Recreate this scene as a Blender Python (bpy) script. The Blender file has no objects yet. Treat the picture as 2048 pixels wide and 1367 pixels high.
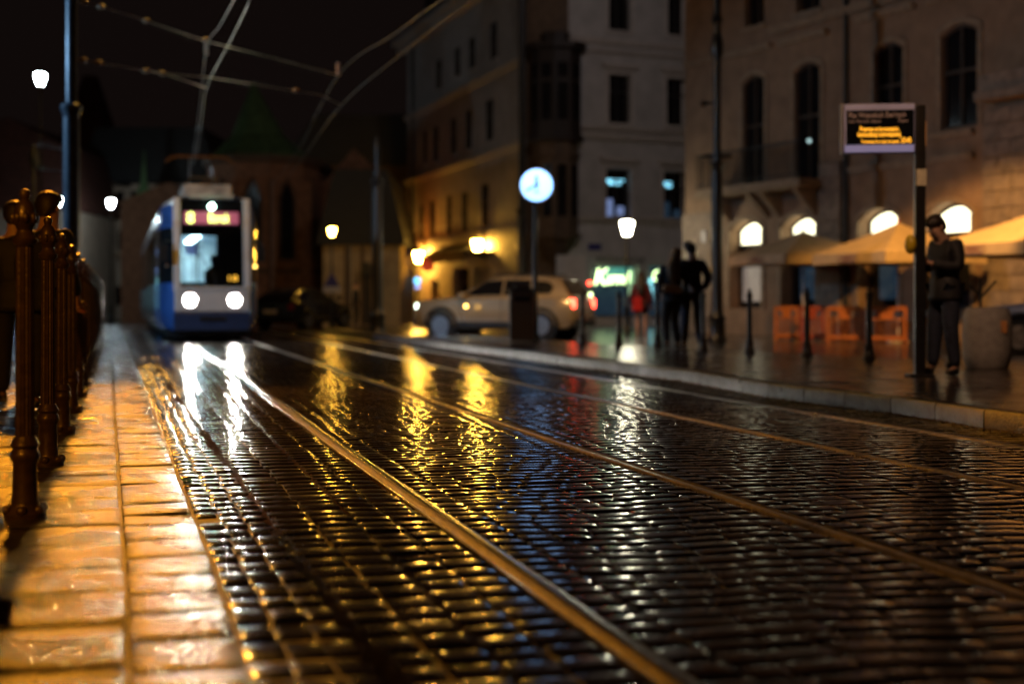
import bpy, math, random
import numpy as np
from mathutils import Vector, Matrix
random.seed(7); rng = np.random.default_rng(11)
sc = bpy.context.scene; COL = sc.collection
F = 2844.0; H = .9; CX = 1024.0; HY = 606.0; PI = math.pi
def wx(px, Y): return (px - CX) / F * Y
def wz(py, Y): return H + (HY - py) / F * Y
def gp(px, py, z=0.0):
    Y = F * (H - z) / (py - HY); return (wx(px, Y), Y)
R = math.radians
# ------------------------------------------------------------------ materials
def mat(name, col, rough=.6, metal=0., em=None, es=0., nscale=0, namt=.35, bump=0., bscale=40., coat=0., rvar=0., bdist=.01):
    m = bpy.data.materials.new(name); m.use_nodes = True; nt = m.node_tree; b = nt.nodes['Principled BSDF']
    b.inputs['Base Color'].default_value = (*col, 1); b.inputs['Roughness'].default_value = rough
    b.inputs['Metallic'].default_value = metal
    if coat: b.inputs['Coat Weight'].default_value = coat; b.inputs['Coat Roughness'].default_value = .07
    if em: b.inputs['Emission Color'].default_value = (*em, 1); b.inputs['Emission Strength'].default_value = es
    tc = None
    def noise(s, d=3.):
        nonlocal tc
        if tc is None: tc = nt.nodes.new('ShaderNodeTexCoord')
        n = nt.nodes.new('ShaderNodeTexNoise'); n.inputs['Scale'].default_value = s; n.inputs['Detail'].default_value = d
        nt.links.new(tc.outputs['Object'], n.inputs['Vector']); return n
    if nscale:
        n = noise(nscale, 5); r = nt.nodes.new('ShaderNodeValToRGB')
        r.color_ramp.elements[0].position = .3; r.color_ramp.elements[1].position = .7
        r.color_ramp.elements[0].color = (*[c * (1 - namt) for c in col], 1)
        r.color_ramp.elements[1].color = (*[min(1, c * (1 + namt)) for c in col], 1)
        nt.links.new(n.outputs['Fac'], r.inputs['Fac']); nt.links.new(r.outputs['Color'], b.inputs['Base Color'])
    if rvar:
        n = noise(2.3, 4); mr = nt.nodes.new('ShaderNodeMapRange')
        mr.inputs['From Min'].default_value = .3; mr.inputs['From Max'].default_value = .7
        mr.inputs['To Min'].default_value = max(.03, rough - rvar); mr.inputs['To Max'].default_value = rough + rvar
        nt.links.new(n.outputs['Fac'], mr.inputs['Value']); nt.links.new(mr.outputs['Result'], b.inputs['Roughness'])
    if bump:
        n = noise(bscale, 3); bp = nt.nodes.new('ShaderNodeBump'); bp.inputs['Strength'].default_value = bump
        bp.inputs['Distance'].default_value = bdist
        nt.links.new(n.outputs['Fac'], bp.inputs['Height']); nt.links.new(bp.outputs['Normal'], b.inputs['Normal'])
    return m
def glassmat(name, tint=(.8, .85, .9)):
    m = bpy.data.materials.new(name); m.use_nodes = True; nt = m.node_tree; nt.nodes.clear()
    o = nt.nodes.new('ShaderNodeOutputMaterial'); mx = nt.nodes.new('ShaderNodeMixShader'); tr = nt.nodes.new('ShaderNodeBsdfTransparent')
    gl = nt.nodes.new('ShaderNodeBsdfGlossy'); fr = nt.nodes.new('ShaderNodeFresnel'); gl.inputs['Roughness'].default_value = .06
    tr.inputs['Color'].default_value = (*tint, 1); fr.inputs['IOR'].default_value = 1.5
    nt.links.new(fr.outputs[0], mx.inputs[0]); nt.links.new(tr.outputs[0], mx.inputs[1]); nt.links.new(gl.outputs[0], mx.inputs[2]); nt.links.new(mx.outputs[0], o.inputs[0])
    return m
M = {}
M['sett'] = mat('wet_granite_sett', (.026, .021, .018), .15, nscale=9, namt=.5, bump=.22, bscale=55, rvar=.06, bdist=.003, coat=.4)
M['joint'] = mat('wet_sand_joint', (.010, .008, .006), .45, nscale=30, bump=1., bscale=240, bdist=.01)
M['slab'] = mat('wet_granite_slab', (.045, .036, .028), .25, nscale=5, namt=.7, bump=.9, bscale=130, bdist=.008, rvar=.2)
M['slabd'] = mat('wet_worn_slab', (.04, .035, .03), .24, nscale=6, namt=.6, bump=.9, bscale=120, bdist=.007, rvar=.14)
M['plat'] = mat('wet_platform_paving', (.045, .035, .03), .2, nscale=8, namt=.5, bump=.5, bscale=60, bdist=.005, rvar=.1)
M['kerb'] = mat('wet_kerb_granite', (.085, .085, .09), .36, nscale=12, namt=.4, bump=.6, bscale=60, rvar=.1)
M['rail'] = mat('wet_rail_steel', (.46, .46, .47), .2, metal=1, nscale=20, namt=.2, bump=.06, bscale=60, rvar=.06)
M['railf'] = mat('wet_rail_steel_bright', (.62, .60, .57), .33, metal=1, nscale=20, namt=.2, bump=.06, bscale=60, rvar=.06)  # lighter copy of the rail steel; brightness of the farther rails put into colour
M['raild'] = mat('rail_groove_rust', (.012, .01, .01), .3, bump=.8, bscale=110)
M['street'] = mat('wet_asphalt', (.03, .026, .024), .16, nscale=5, namt=.5, bump=.45, bscale=22, bdist=.006, rvar=.09)
M['iron'] = mat('dark_cast_iron', (.06, .035, .02), .38, metal=.3, nscale=20, bump=.3, bscale=40, coat=.3)
M['ironblk'] = mat('black_painted_iron', (.012, .012, .013), .35, nscale=18, bump=.15, bscale=30)
M['mast'] = mat('blue_grey_mast_paint', (.09, .11, .14), .3, metal=.2, nscale=6, bump=.1, bscale=15)
M['wire'] = mat('copper_wire', (.045, .04, .035), .4, metal=.7, bump=.1, bscale=20)
M['black'] = mat('matt_black', (.01, .01, .011), .5, nscale=10)
M['blkgloss'] = mat('black_gloss', (.006, .007, .009), .12, nscale=8)
M['tblue'] = mat('tram_blue_paint', (.06, .18, .55), .22, nscale=1.5, namt=.15, coat=.3)
M['tdblue'] = mat('tram_dark_blue_paint', (.03, .05, .12), .3, nscale=3, namt=.2)
M['twhite'] = mat('tram_white_paint', (.68, .66, .64), .28, nscale=3, namt=.08, coat=.2)
M['tglass'] = mat('tram_dark_glass', (.012, .018, .022), .08, nscale=4)
M['glass'] = glassmat('clear_glass')
M['roofbox'] = mat('tram_roof_box_paint', (.38, .34, .28), .6, nscale=5)
M['galv'] = mat('galvanised_cable', (.6, .48, .32), .38, metal=.7, bump=.1, bscale=20)
M['rubber'] = mat('tyre_rubber', (.012, .012, .012), .6, bump=.2, bscale=30)
M['alu'] = mat('brushed_aluminium', (.4, .4, .42), .35, metal=.8, nscale=30, namt=.1)
M['carb'] = mat('beige_car_paint', (.46, .37, .24), .25, metal=.35, nscale=2, namt=.1, coat=.6)
M['card'] = mat('dark_car_paint', (.03, .03, .035), .22, metal=.3, nscale=2, coat=.6)
M['cars'] = mat('silver_blue_car_paint', (.42, .47, .6), .25, metal=.4, nscale=2, coat=.6)
M['carglass'] = mat('car_window_glass', (.01, .01, .012), .07, nscale=2)
M['redgl'] = mat('red_lamp_lens', (.4, .02, .015), .2, em=(1, .06, .03), es=14)
M['wallR'] = mat('ochre_plaster', (.30, .185, .115), .85, nscale=2.2, namt=.22, bump=.4, bscale=18)
M['stoneR'] = mat('grey_stone_block', (.26, .19, .145), .85, nscale=5, namt=.3, bump=.8, bscale=9)
M['trimR'] = mat('sandstone_trim', (.34, .235, .155), .8, nscale=6, namt=.25, bump=.3, bscale=25)
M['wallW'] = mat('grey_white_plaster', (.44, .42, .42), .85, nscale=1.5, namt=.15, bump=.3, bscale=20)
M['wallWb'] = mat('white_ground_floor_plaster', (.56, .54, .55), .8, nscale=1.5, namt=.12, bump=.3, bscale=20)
M['trimW'] = mat('pale_stucco_trim', (.5, .46, .44), .8, nscale=4, namt=.15, bump=.2, bscale=25)
M['oriel'] = mat('dark_stained_oak', (.022, .013, .01), .5, nscale=12, namt=.4, bump=.3, bscale=30)
M['brown'] = mat('brown_sandstone', (.11, .07, .045), .8, nscale=6, namt=.3, bump=.4, bscale=20)
M['pane'] = mat('dark_window_pane', (.012, .011, .012), .08, nscale=3)
M['frame'] = mat('brown_window_frame', (.06, .035, .022), .5, nscale=12)
M['framed'] = mat('dark_window_frame', (.03, .028, .028), .5, nscale=12)
M['blind'] = mat('pale_window_blind', (.55, .5, .45), .8, em=(1, .8, .65), es=.12, nscale=4, namt=.1)
M['lunette'] = mat('lit_lunette_glass', (.8, .8, .7), .4, em=(1, .95, .62), es=3.2, nscale=5, namt=.05)
M['cyan'] = mat('cyan_office_light', (.5, .7, .8), .4, em=(.25, .75, 1), es=1.6)
M['paleblue'] = mat('pale_blue_room_light', (.4, .5, .7), .4, em=(.35, .5, 1), es=.32, nscale=7, namt=.5)
M['shopglow'] = mat('shop_interior_glow', (.1, .2, .2), .3, em=(.08, .42, .38), es=.55, nscale=4, namt=.6)
M['shopdim'] = mat('shop_interior_dim', (.03, .05, .07), .15, em=(.06, .12, .2), es=.16, nscale=3, namt=.7)
M['neon'] = mat('pale_green_neon', (.8, .9, .6), .3, em=(.72, 1, .45), es=5)
M['teal'] = mat('teal_shop_light', (.3, .6, .7), .3, em=(.3, .85, 1), es=1.6, nscale=3, namt=.3)
M['bluesign'] = mat('blue_lit_sign', (.2, .3, .8), .3, em=(.25, .45, 1), es=2.2)
M['clockf'] = mat('lit_clock_face', (.7, .8, .9), .3, em=(.25, .52, 1), es=3.2, nscale=6, namt=.04)
M['clockh'] = mat('clock_hand_black', (.02, .04, .06), .5)
M['white_em'] = mat('white_lamp_glass', (.9, .9, .9), .3, em=(.75, .93, 1), es=170)
M['warm_em'] = mat('warm_lantern_glass', (.9, .8, .5), .3, em=(1, .5, .055), es=150)
M['warmwall_em'] = mat('wall_lantern_glass', (.9, .8, .5), .3, em=(1, .5, .06), es=420)
M['warmw_em'] = mat('pale_lantern_glass', (.9, .9, .7), .3, em=(1, .93, .66), es=85)
M['head_em'] = mat('tram_headlight_glass', (.9, .9, .9), .2, em=(1, .93, .82), es=1300)
M['green_em'] = mat('marker_lamp_glass', (.8, .9, .8), .2, em=(.6, 1, .8), es=22)
M['dest'] = mat('destination_panel', (.25, .08, .12), .4, em=(.8, .18, .3), es=.38, nscale=1.2, namt=.4)
M['destt'] = mat('destination_characters', (.6, .9, .2), .4, em=(.75, 1, .2), es=5)
M['orange_em'] = mat('orange_led', (.9, .5, .1), .4, em=(1, .45, .04), es=3.2)
M['amber'] = mat('amber_led_characters', (.9, .5, .1), .4, em=(1, .40, .02), es=2.4)
M['panelw'] = mat('blue_tint_panel', (.42, .46, .78), .4, nscale=3, namt=.1)  # bluish tint put in for blue light reflected off the panel
M['grey_txt'] = mat('dull_white_letters', (.6, .5, .52), .5)
M['saloon'] = mat('pale_saloon_lining', (.6, .65, .65), .6, nscale=3, namt=.2)
M['saloonlamp'] = mat('saloon_lamp', (.9, .9, .9), .5, em=(.7, 1, 1), es=26)
M['skin'] = mat('skin', (.5, .29, .2), .5, nscale=14, namt=.1)
M['jacket'] = mat('black_jacket_cloth', (.012, .012, .016), .7, nscale=12, bump=.4, bscale=22)
M['denim'] = mat('dark_denim', (.018, .024, .05), .8, nscale=14, bump=.3, bscale=40)
M['blktr'] = mat('black_trouser_cloth', (.010, .009, .010), .8, nscale=12, bump=.2, bscale=30)
M['redcl'] = mat('dark_red_cloth', (.10, .01, .014), .7, nscale=9, namt=.4, bump=.3, bscale=30)
M['hairb'] = mat('dark_brown_hair', (.02, .012, .008), .5, bump=.6, bscale=60)
M['hairl'] = mat('light_brown_hair', (.13, .065, .025), .45, bump=.8, bscale=50, nscale=20)
M['shoe'] = mat('black_shoe', (.012, .012, .012), .4)
M['whitesock'] = mat('white_sock', (.6, .6, .6), .8)
M['tan'] = mat('tan_leather', (.32, .17, .07), .5, nscale=12, bump=.2, bscale=30)
M['canvas'] = mat('cream_umbrella_canvas', (.60, .42, .24), .8, nscale=3, namt=.12, bump=.15, bscale=12)
M['logo'] = mat('dark_red_print', (.25, .03, .03), .7)
M['wood'] = mat('orange_stained_wood', (.36, .10, .025), .5, nscale=14, namt=.35, bump=.3, bscale=30)
M['woodred'] = mat('red_stained_wood', (.26, .03, .014), .5, nscale=14, namt=.35, bump=.3, bscale=30)
M['concrete'] = mat('smooth_concrete_bin', (.36, .34, .33), .7, nscale=14, namt=.15, bump=.3, bscale=60)
M['yellow'] = mat('yellow_plastic', (.6, .42, .02), .35, nscale=8, namt=.1)
M['notice'] = mat('paper_notice', (.6, .55, .4), .6, nscale=20, namt=.15)
M['blueem'] = mat('blue_sign_light', (.1, .4, .9), .4, em=(.12, .55, 1), es=3.)
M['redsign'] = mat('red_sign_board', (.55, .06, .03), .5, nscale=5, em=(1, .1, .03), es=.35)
M['signwhite'] = mat('white_sign_board', (.6, .55, .55), .5, nscale=5, namt=.1)
M['signblue'] = mat('blue_sign_board', (.05, .05, .25), .5, nscale=5, namt=.1)
M['church'] = mat('church_brick', (.26, .13, .075), .9, nscale=4, namt=.3, bump=.5, bscale=12)
M['copper'] = mat('green_copper_roof', (.07, .13, .05), .7, nscale=2.5, namt=.3, bump=.4, bscale=8)
M['redroof'] = mat('red_tile_roof', (.09, .03, .02), .8, nscale=5, namt=.3, bump=.8, bscale=14)
M['darkroof'] = mat('dark_slate_roof', (.010, .010, .011), .6, nscale=5, namt=.3, bump=.6, bscale=14)
M['cream'] = mat('cream_plaster', (.5, .40, .31), .85, nscale=1.5, namt=.2, bump=.3, bscale=15)
M['ochre'] = mat('ochre_lit_plaster', (.5, .36, .18), .85, nscale=2.5, namt=.2, bump=.3, bscale=18)
M['leaf'] = mat('weed_leaf', (.06, .16, .03), .5, nscale=20)
M['warmsmall'] = mat('warm_small_lamp', (.9, .7, .3), .3, em=(1, .6, .12), es=9)
M['drop'] = mat('litter_leaf', (.16, .08, .03), .5, nscale=30, coat=.5)
# ------------------------------------------------------------------ mesh builder
class MB:
    def __init__(s): s.v = []; s.f = []; s.M = Matrix()
    def add(s, vs, fs):
        n = len(s.v); s.v += [tuple(s.M @ Vector(p)) for p in vs]; s.f += [tuple(i + n for i in f) for f in fs]; return s
    def box(s, x0, x1, y0, y1, z0, z1):
        return s.add([(x0, y0, z0), (x1, y0, z0), (x1, y1, z0), (x0, y1, z0), (x0, y0, z1), (x1, y0, z1), (x1, y1, z1), (x0, y1, z1)],
                     [(0, 3, 2, 1), (4, 5, 6, 7), (0, 1, 5, 4), (1, 2, 6, 5), (2, 3, 7, 6), (3, 0, 4, 7)])
    def quad(s, a, b, c, d): return s.add([a, b, c, d], [(0, 1, 2, 3)])
    def prism(s, pts, z0, z1):
        n = len(pts)
        return s.add([(x, y, z0) for x, y in pts] + [(x, y, z1) for x, y in pts],
                     [tuple(range(n))[::-1], tuple(range(n, 2 * n))] + [(i, (i + 1) % n, n + (i + 1) % n, n + i) for i in range(n)])
    def prismy(s, pts, y0, y1):   # polygon in xz, extruded along y
        n = len(pts)
        return s.add([(x, y0, z) for x, z in pts] + [(x, y1, z) for x, z in pts],
                     [tuple(range(n)), tuple(range(n, 2 * n))[::-1]] + [(i, n + i, n + (i + 1) % n, (i + 1) % n) for i in range(n)])
    def loft(s, rings, closed=True, caps=True):
        n = len(rings[0]); vs = [p for r in rings for p in r]; fs = []
        for k in range(len(rings) - 1):
            for i in range(n if closed else n - 1):
                j = (i + 1) % n; fs.append((k * n + i, k * n + j, (k + 1) * n + j, (k + 1) * n + i))
        if caps: fs += [tuple(range(n))[::-1], tuple(range((len(rings) - 1) * n, len(rings) * n))]
        return s.add(vs, fs)
    def lathe(s, prof, n=20, o=(0, 0, 0), rx=0):
        rings = []
        for r, z in prof:
            rings.append([(r * math.cos(2 * PI * i / n), r * math.sin(2 * PI * i / n), z) for i in range(n)])
        T = s.M; s.M = T @ Matrix.Translation(o) @ Matrix.Rotation(rx, 4, 'X'); s.loft(rings); s.M = T; return s
    def tube(s, pts, r, n=8, r1=None):
        pts = [Vector(p) for p in pts]; rings = []; m = len(pts)
        for k, p in enumerate(pts):
            d = (pts[min(k + 1, m - 1)] - pts[max(k - 1, 0)]).normalized()
            up = Vector((0, 0, 1)) if abs(d.z) < .9 else Vector((1, 0, 0))
            a = d.cross(up).normalized(); b = d.cross(a)
            rr = r if r1 is None else r + (r1 - r) * k / (m - 1)
            rings.append([tuple(p + rr * (a * math.cos(2 * PI * i / n) + b * math.sin(2 * PI * i / n))) for i in range(n)])
        return s.loft(rings)
    def ball(s, c, r, n=14, m=9, sq=(1, 1, 1)):
        rings = []
        for k in range(m + 1):
            a = PI * k / m; rr = max(.02, math.sin(a)) * r; z = -math.cos(a) * r
            rings.append([(c[0] + rr * math.cos(2 * PI * i / n) * sq[0], c[1] + rr * math.sin(2 * PI * i / n) * sq[1], c[2] + z * sq[2]) for i in range(n)])
        return s.loft(rings)
    def build(s, name, m, parent=None, smooth=False, bevel=0):
        me = bpy.data.meshes.new(name); me.from_pydata(s.v, [], s.f); me.update()
        me.materials.append(M[m] if isinstance(m, str) else m)
        if smooth:
            for p in me.polygons: p.use_smooth = True
            me.set_sharp_from_angle(angle=R(42))
        o = bpy.data.objects.new(name, me); COL.objects.link(o)
        if parent: o.parent = parent
        if bevel:
            b = o.modifiers.new('bevel', 'BEVEL'); b.width = bevel; b.segments = 2; b.limit_method = 'ANGLE'
        return o
def tag(o, label=None, cat=None, group=None, kind=None):
    if label: o['label'] = label
    if cat: o['category'] = cat
    if group: o['group'] = group
    if kind: o['kind'] = kind
    return o
def thing(name, label, cat, loc=(0, 0, 0), rz=0, group=None):
    o = bpy.data.objects.new(name, None); COL.objects.link(o); o.location = loc; o.rotation_euler = (0, 0, rz); o.empty_display_size = .2
    return tag(o, label, cat, group)
def dup(root, loc, rz=None, label=None, scale=None):
    def cp(o, par):
        c = o.copy(); COL.objects.link(c)
        if par: c.parent = par
        for ch in list(o.children): cp(ch, c)
        return c
    r = cp(root, None); r.location = loc
    if rz is not None: r.rotation_euler = (0, 0, rz)
    if scale: r.scale = (scale,) * 3
    if label: r['label'] = label
    return r
def textmesh(name, body, size, m, parent, loc, rot, ext=.004, align='LEFT', shear=0, width=None):
    cu = bpy.data.curves.new(name, 'FONT'); cu.body = body; cu.size = size; cu.extrude = ext; cu.align_x = align; cu.shear = shear
    tmp = bpy.data.objects.new('tmp', cu); COL.objects.link(tmp); bpy.context.view_layer.update()
    me = bpy.data.meshes.new_from_object(tmp.evaluated_get(bpy.context.evaluated_depsgraph_get()))
    bpy.data.objects.remove(tmp)
    if width:
        xs = [v.co.x for v in me.vertices]; k = width / (max(xs) - min(xs))
        for v in me.vertices: v.co.x *= k
    me.materials.clear(); me.materials.append(M[m]); me.name = name
    o = bpy.data.objects.new(name, me); COL.objects.link(o); o.parent = parent; o.location = loc; o.rotation_euler = rot
    return o
# ------------------------------------------------------------------ the track frame
TH = math.atan(755 / 2844); NX = np.array([math.cos(TH), math.sin(TH)]); TV = np.array([-math.sin(TH), math.cos(TH)])
def uv2xy(u, v): return u * NX[0] + v * TV[0], u * NX[1] + v * TV[1]
def xy2uv(x, y): return x * NX[0] + y * NX[1], x * TV[0] + y * TV[1]
def edge(pts, z=0.0):
    q = sorted([xy2uv(*gp(px, py, z)) for px, py in pts], key=lambda a: a[1]); u = [a[0] for a in q]; v = [a[1] for a in q]
    u = [u[0] + (u[0] - u[1]) / (v[0] - v[1]) * (0 - v[0])] + u; v = [0] + v
    u += [u[-1] + (u[-1] - u[-2]) / (v[-1] - v[-2]) * 40]; v += [v[-1] + 40]
    return lambda vv: np.interp(vv, v, u)
PZ = .03
E1 = edge([(258, 1367), (250, 1150), (240, 1000), (232, 870), (225, 740), (220, 675)], PZ)
E2 = edge([(508, 1367), (415, 1093), (325, 869), (290, 780), (263, 715), (244, 672)], PZ)
RIB = edge([(780, 1340), (610, 1140), (480, 960), (354, 795), (313, 731), (274, 675)])
KB = edge([(2048, 868), (1985, 860), (1800, 830), (1640, 809), (1522, 793), (1376, 765), (1200, 740), (995, 712), (845, 692)])
L1 = lambda v: .88 + 0 * v
RAIL = [1.233, 2.66, 4.18, 5.36]
def grid_mesh(name, C, zc, S, crown, drop, tx, ty, m, jit=.0015, side=1.):
    N = len(C); K = len(S); s = np.array(S); ss, tt = np.meshgrid(s, s, indexing='ij')
    w = [(1 - ss) * (1 - tt), ss * (1 - tt), ss * tt, (1 - ss) * tt]
    P = sum(C[:, i, None, None, :] * w[i][None, :, :, None] for i in range(4))
    a = 2 * ss - 1; b = 2 * tt - 1
    z = crown[:, None, None] * (.10 * (1 - a ** 2) + (1 - b ** 2))[None] + tx[:, None, None] * a[None] + ty[:, None, None] * b[None] + zc[:, None, None]
    border = (np.abs(a) > .999) | (np.abs(b) > .999)
    near = ((np.abs(a) > .8) | (np.abs(b) > .8)) & ~border
    z = z + rng.normal(0, jit, z.shape); drop = np.broadcast_to(np.asarray(drop, float), (N,)); z[:, near] -= (drop * .10)[:, None]
    ab = (np.abs(a) > .999) & ~(np.abs(b) > .999); bb = np.abs(b) > .999
    z[:, ab] -= (drop * side)[:, None]; z[:, bb] = (zc - drop)[:, None]
    co = np.concatenate([P, z[..., None]], -1).reshape(-1, 3)
    idx = np.arange(K * K).reshape(K, K)
    q = np.stack([idx[:-1, :-1], idx[1:, :-1], idx[1:, 1:], idx[:-1, 1:]], -1).reshape(-1, 4)
    fs = (q[None] + (np.arange(N) * K * K)[:, None, None]).reshape(-1, 4)
    me = bpy.data.meshes.new(name); me.vertices.add(len(co)); me.vertices.foreach_set('co', co.astype(np.float32).ravel())
    me.loops.add(fs.size); me.loops.foreach_set('vertex_index', fs.astype(np.int32).ravel())
    me.polygons.add(len(fs)); me.polygons.foreach_set('loop_start', np.arange(0, fs.size, 4, dtype=np.int32)); me.update(calc_edges=True)
    me.polygons.foreach_set('use_smooth', np.ones(len(fs), bool)); me.materials.append(M[m]); me.validate()
    o = bpy.data.objects.new(name, me); COL.objects.link(o); return o
def rows(fL, fR, v0, v1, dv, wmin, wmax, cols=None, gap=.0035, wob=.02, skip=None):
    out = []; v = v0
    while v < v1:
        d = dv * random.uniform(.78, 1.22); a = float(fL(v)); b = float(fR(v)); a2 = float(fL(v + d)); b2 = float(fR(v + d))
        if b - a > .04:
            if cols: k = cols; fr = [i / k + (0 if i in (0, k) else random.uniform(-.03, .03)) for i in range(k + 1)]
            else:
                fr = [0.]; x = 0; W = b - a
                while x < W - wmin: x += random.uniform(wmin, wmax); fr.append(min(1, x / W))
                if fr[-1] < 1: fr[-1] = 1 if 1 - fr[-1] < wmin / W * .7 else fr[-1]
                if fr[-1] < 1: fr.append(1.)
            for i in range(len(fr) - 1):
                j = [random.uniform(-.004, .004) for _ in range(4)]
                u = [a + (b - a) * fr[i] + gap, a + (b - a) * fr[i + 1] - gap, a2 + (b2 - a2) * fr[i + 1] - gap, a2 + (b2 - a2) * fr[i] + gap]
                vv = [v + gap, v + gap, v + d - gap, v + d - gap]
                if skip and skip(u[0], v): continue
                q = []
                for k2 in range(4):
                    w = wob * math.sin(u[k2] * 3.1 + v * .9) + wob * .6 * math.sin(u[k2] * 7.3 - v * 1.7)
                    q.append(uv2xy(u[k2] + j[k2], vv[k2] + w + j[k2]))
                out.append(q)
        v += d
    return out
c = lambda x: (lambda v: x + 0 * v)
setts = []
miss = xy2uv(*gp(423, 1040))
sk = lambda u, v: abs(v - miss[1] + .09) < .1 and u < E2(v) + .07
VN, VF = 2.0, 46
setts += rows(lambda v: E2(v) + .012, RIB, VN, VF, .185, .1, .15, cols=3, wob=.01, skip=sk)
setts += rows(RIB, L1, VN, VF, .165, .1, .15, cols=2, wob=.012)
setts += rows(L1, c(RAIL[0] - .055), VN, VF, .15, .1, .15, cols=2)
for a, b in ((RAIL[0] + .065, RAIL[1] - .065), (RAIL[1] + .056, RAIL[2] - .065), (RAIL[2] + .056, RAIL[3] - .065)):
    setts += rows(c(a), c(a + .13), VN, VF, .15, .1, .15, cols=1)
    setts += rows(c(a + .13), c(b - .13), VN, VF, .138, .11, .23, wob=.03)
    setts += rows(c(b - .13), c(b), VN, VF, .15, .1, .15, cols=1)
setts += rows(c(RAIL[3] + .056), lambda v: KB(v) - .005, VN, 42, .13, .1, .18)
C = np.array(setts); n = len(C)
cu_, cv_ = xy2uv(C[:, :, 0].mean(1), C[:, :, 1].mean(1))
und = .003 * np.sin(cu_ * 2.7 + .6 * np.sin(cv_ * .8)) * np.sin(cv_ * 1.15 + cu_) + .0015 * np.sin(cv_ * 3.1 + cu_ * 1.9)
road = grid_mesh('road', C, und + rng.normal(0, .0011, n), [0, .07, .25, .5, .75, .93, 1], rng.uniform(.0014, .0038, n), rng.uniform(.006, .013, n),
                 rng.normal(0, .0006, n), rng.normal(0, .0011, n), 'sett', jit=.00025, side=.22)
tag(road, kind='structure')
# left pavement slabs
slabs = rows(lambda v: E1(v) - 1.15, lambda v: E1(v) - .004, 1.5, 60, .42, .5, .6, cols=1, gap=.004, wob=.0)
C = np.array(slabs); n = len(C)
pv = grid_mesh('pavement', C, PZ + rng.normal(0, .002, n), [0, .015, .25, .5, .75, .985, 1], rng.uniform(0, .002, n), .004, rng.normal(0, .001, n), rng.normal(0, .0012, n), 'slab', jit=.0004)
tag(pv, kind='structure')
slabs = rows(lambda v: E1(v) + .004, lambda v: E2(v) - .004, 1.5, 60, .36, .5, .6, cols=1, gap=.004, wob=.0)
C = np.array(slabs); n = len(C)
pv = grid_mesh('pavement_edge', C, PZ + rng.normal(0, .002, n), [0, .02, .25, .5, .75, .98, 1], rng.uniform(0, .002, n), .008, rng.normal(0, .002, n), rng.normal(0, .0015, n), 'slabd', jit=.0004)
tag(pv, kind='structure')
slabs = rows(lambda v: E1(v) - 6.5, lambda v: E1(v) - 1.16, 1.5, 70, .5, .7, 1.1, gap=.005, wob=0)
C = np.array(slabs); n = len(C)
pv = grid_mesh('side_pavement', C, PZ + rng.normal(0, .002, n), [0, .015, .5, .985, 1], rng.uniform(0, .004, n), .012, rng.normal(0, .003, n), rng.normal(0, .003, n), 'slabd', jit=.001)
tag(pv, kind='structure')
def sheet(name, pts, z, m):
    b = MB(); b.add([(x, y, z) for x, y in pts], [tuple(range(len(pts)))]); return tag(b.build(name, m), kind='structure')
sheet('ground', [(-160, -30), (160, -30), (160, 320), (-160, 320)], -.06, 'street')
b = MB()
for a_, b_ in ((-.9, RAIL[0] - .05), (RAIL[0] + .057, RAIL[1] - .057), (RAIL[1] + .05, RAIL[2] - .057), (RAIL[2] + .05, RAIL[3] - .057), (RAIL[3] + .05, 9)):
    b.quad(*[(*uv2xy(u_, v_), -.0075) for u_, v_ in ((a_, -1), (b_, -1), (b_, 46), (a_, 46))])
tag(b.build('joint_bed', 'joint'), kind='structure')
sheet('square', [uv2xy(-30, 46.02), uv2xy(60, 46.02), (60, 200), (-90, 200)], .0, 'street')
# rails
for k, u in enumerate(RAIL):
    out = 1 if k == 0 else -1
    hd = [(u + out * x) for x in (.012, .052)]; lip = [(u - out * x) for x in (.036, .048)]; gr = (u + out * .012, u - out * .036)
    def bar(x0, x1, z0, z1, b):
        x0, x1 = sorted((x0, x1)); vs = []
        nseg = 44
        rings = []
        for i in range(nseg + 1):
            v = -1 + i * 1.6; wv = .003 * math.sin(v * 1.3 + k)
            rings.append([(*uv2xy(x0 + wv, v), z0), (*uv2xy(x1 + wv, v), z0), (*uv2xy(x1 + wv, v), z1 - .002), (*uv2xy(x1 - .006 + wv, v), z1), (*uv2xy(x0 + .006 + wv, v), z1), (*uv2xy(x0 + wv, v), z1 - .002)])
        b.loft(rings)
    t = thing('tram_rail', ['grooved steel rail under the near side of the tram, closest to the left pavement', 'bright wet steel rail, second from the left pavement, curving to the middle of the road',
                            'shiny steel rail on the kerb side of the road, second from the platform kerb', 'dull sunken steel rail running just beside the platform kerb'][k], 'rail', (0, 0, 0), 0, 'tram rails in the setts')
    b = MB(); bar(hd[0], hd[1], -.05, .0095 if k == 0 else .0125, b); b.build('rail_head', 'rail' if k == 0 else 'railf', t, True)
    b = MB(); bar(lip[0], lip[1], -.05, .0065, b); b.build('guard_lip', 'rail', t, True)
    b = MB(); bar(gr[0], gr[1], -.06, -.028, b); b.build('groove', 'raild', t, True)
# platform with kerb stones
kp = []
for v in np.linspace(2, 43.2, 60): kp.append(uv2xy(float(KB(v)), v))
BOL = [(1165, 689), (1238, 691), (1315, 693), (1406, 699), (1499, 705), (1614, 711), (1738, 718), (1905, 731), (2110, 752)]
bol = [gp(px, py, .14) for px, py in BOL]
far = [(-2.35, 37.6), (-1.6, 37.9), (-.6, 35.5), (.2, 31.2)] + [(x + .45, y + .38) for x, y in bol[:7]] + [(6.9, 18.2), (8.9, 16.0), (12, 12.6), (14, 10)]
kpi = [(x + .16 * NX[0], y + .16 * NX[1]) for x, y in kp]
b = MB(); b.prism([(x + .004, y) for x, y in kpi] + [(-2.5, 38.0)] + far[1:] + [(14, 1)], -.05, .137)
plat = b.build('platform_pavement', 'plat'); tag(plat, kind='structure')
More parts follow.
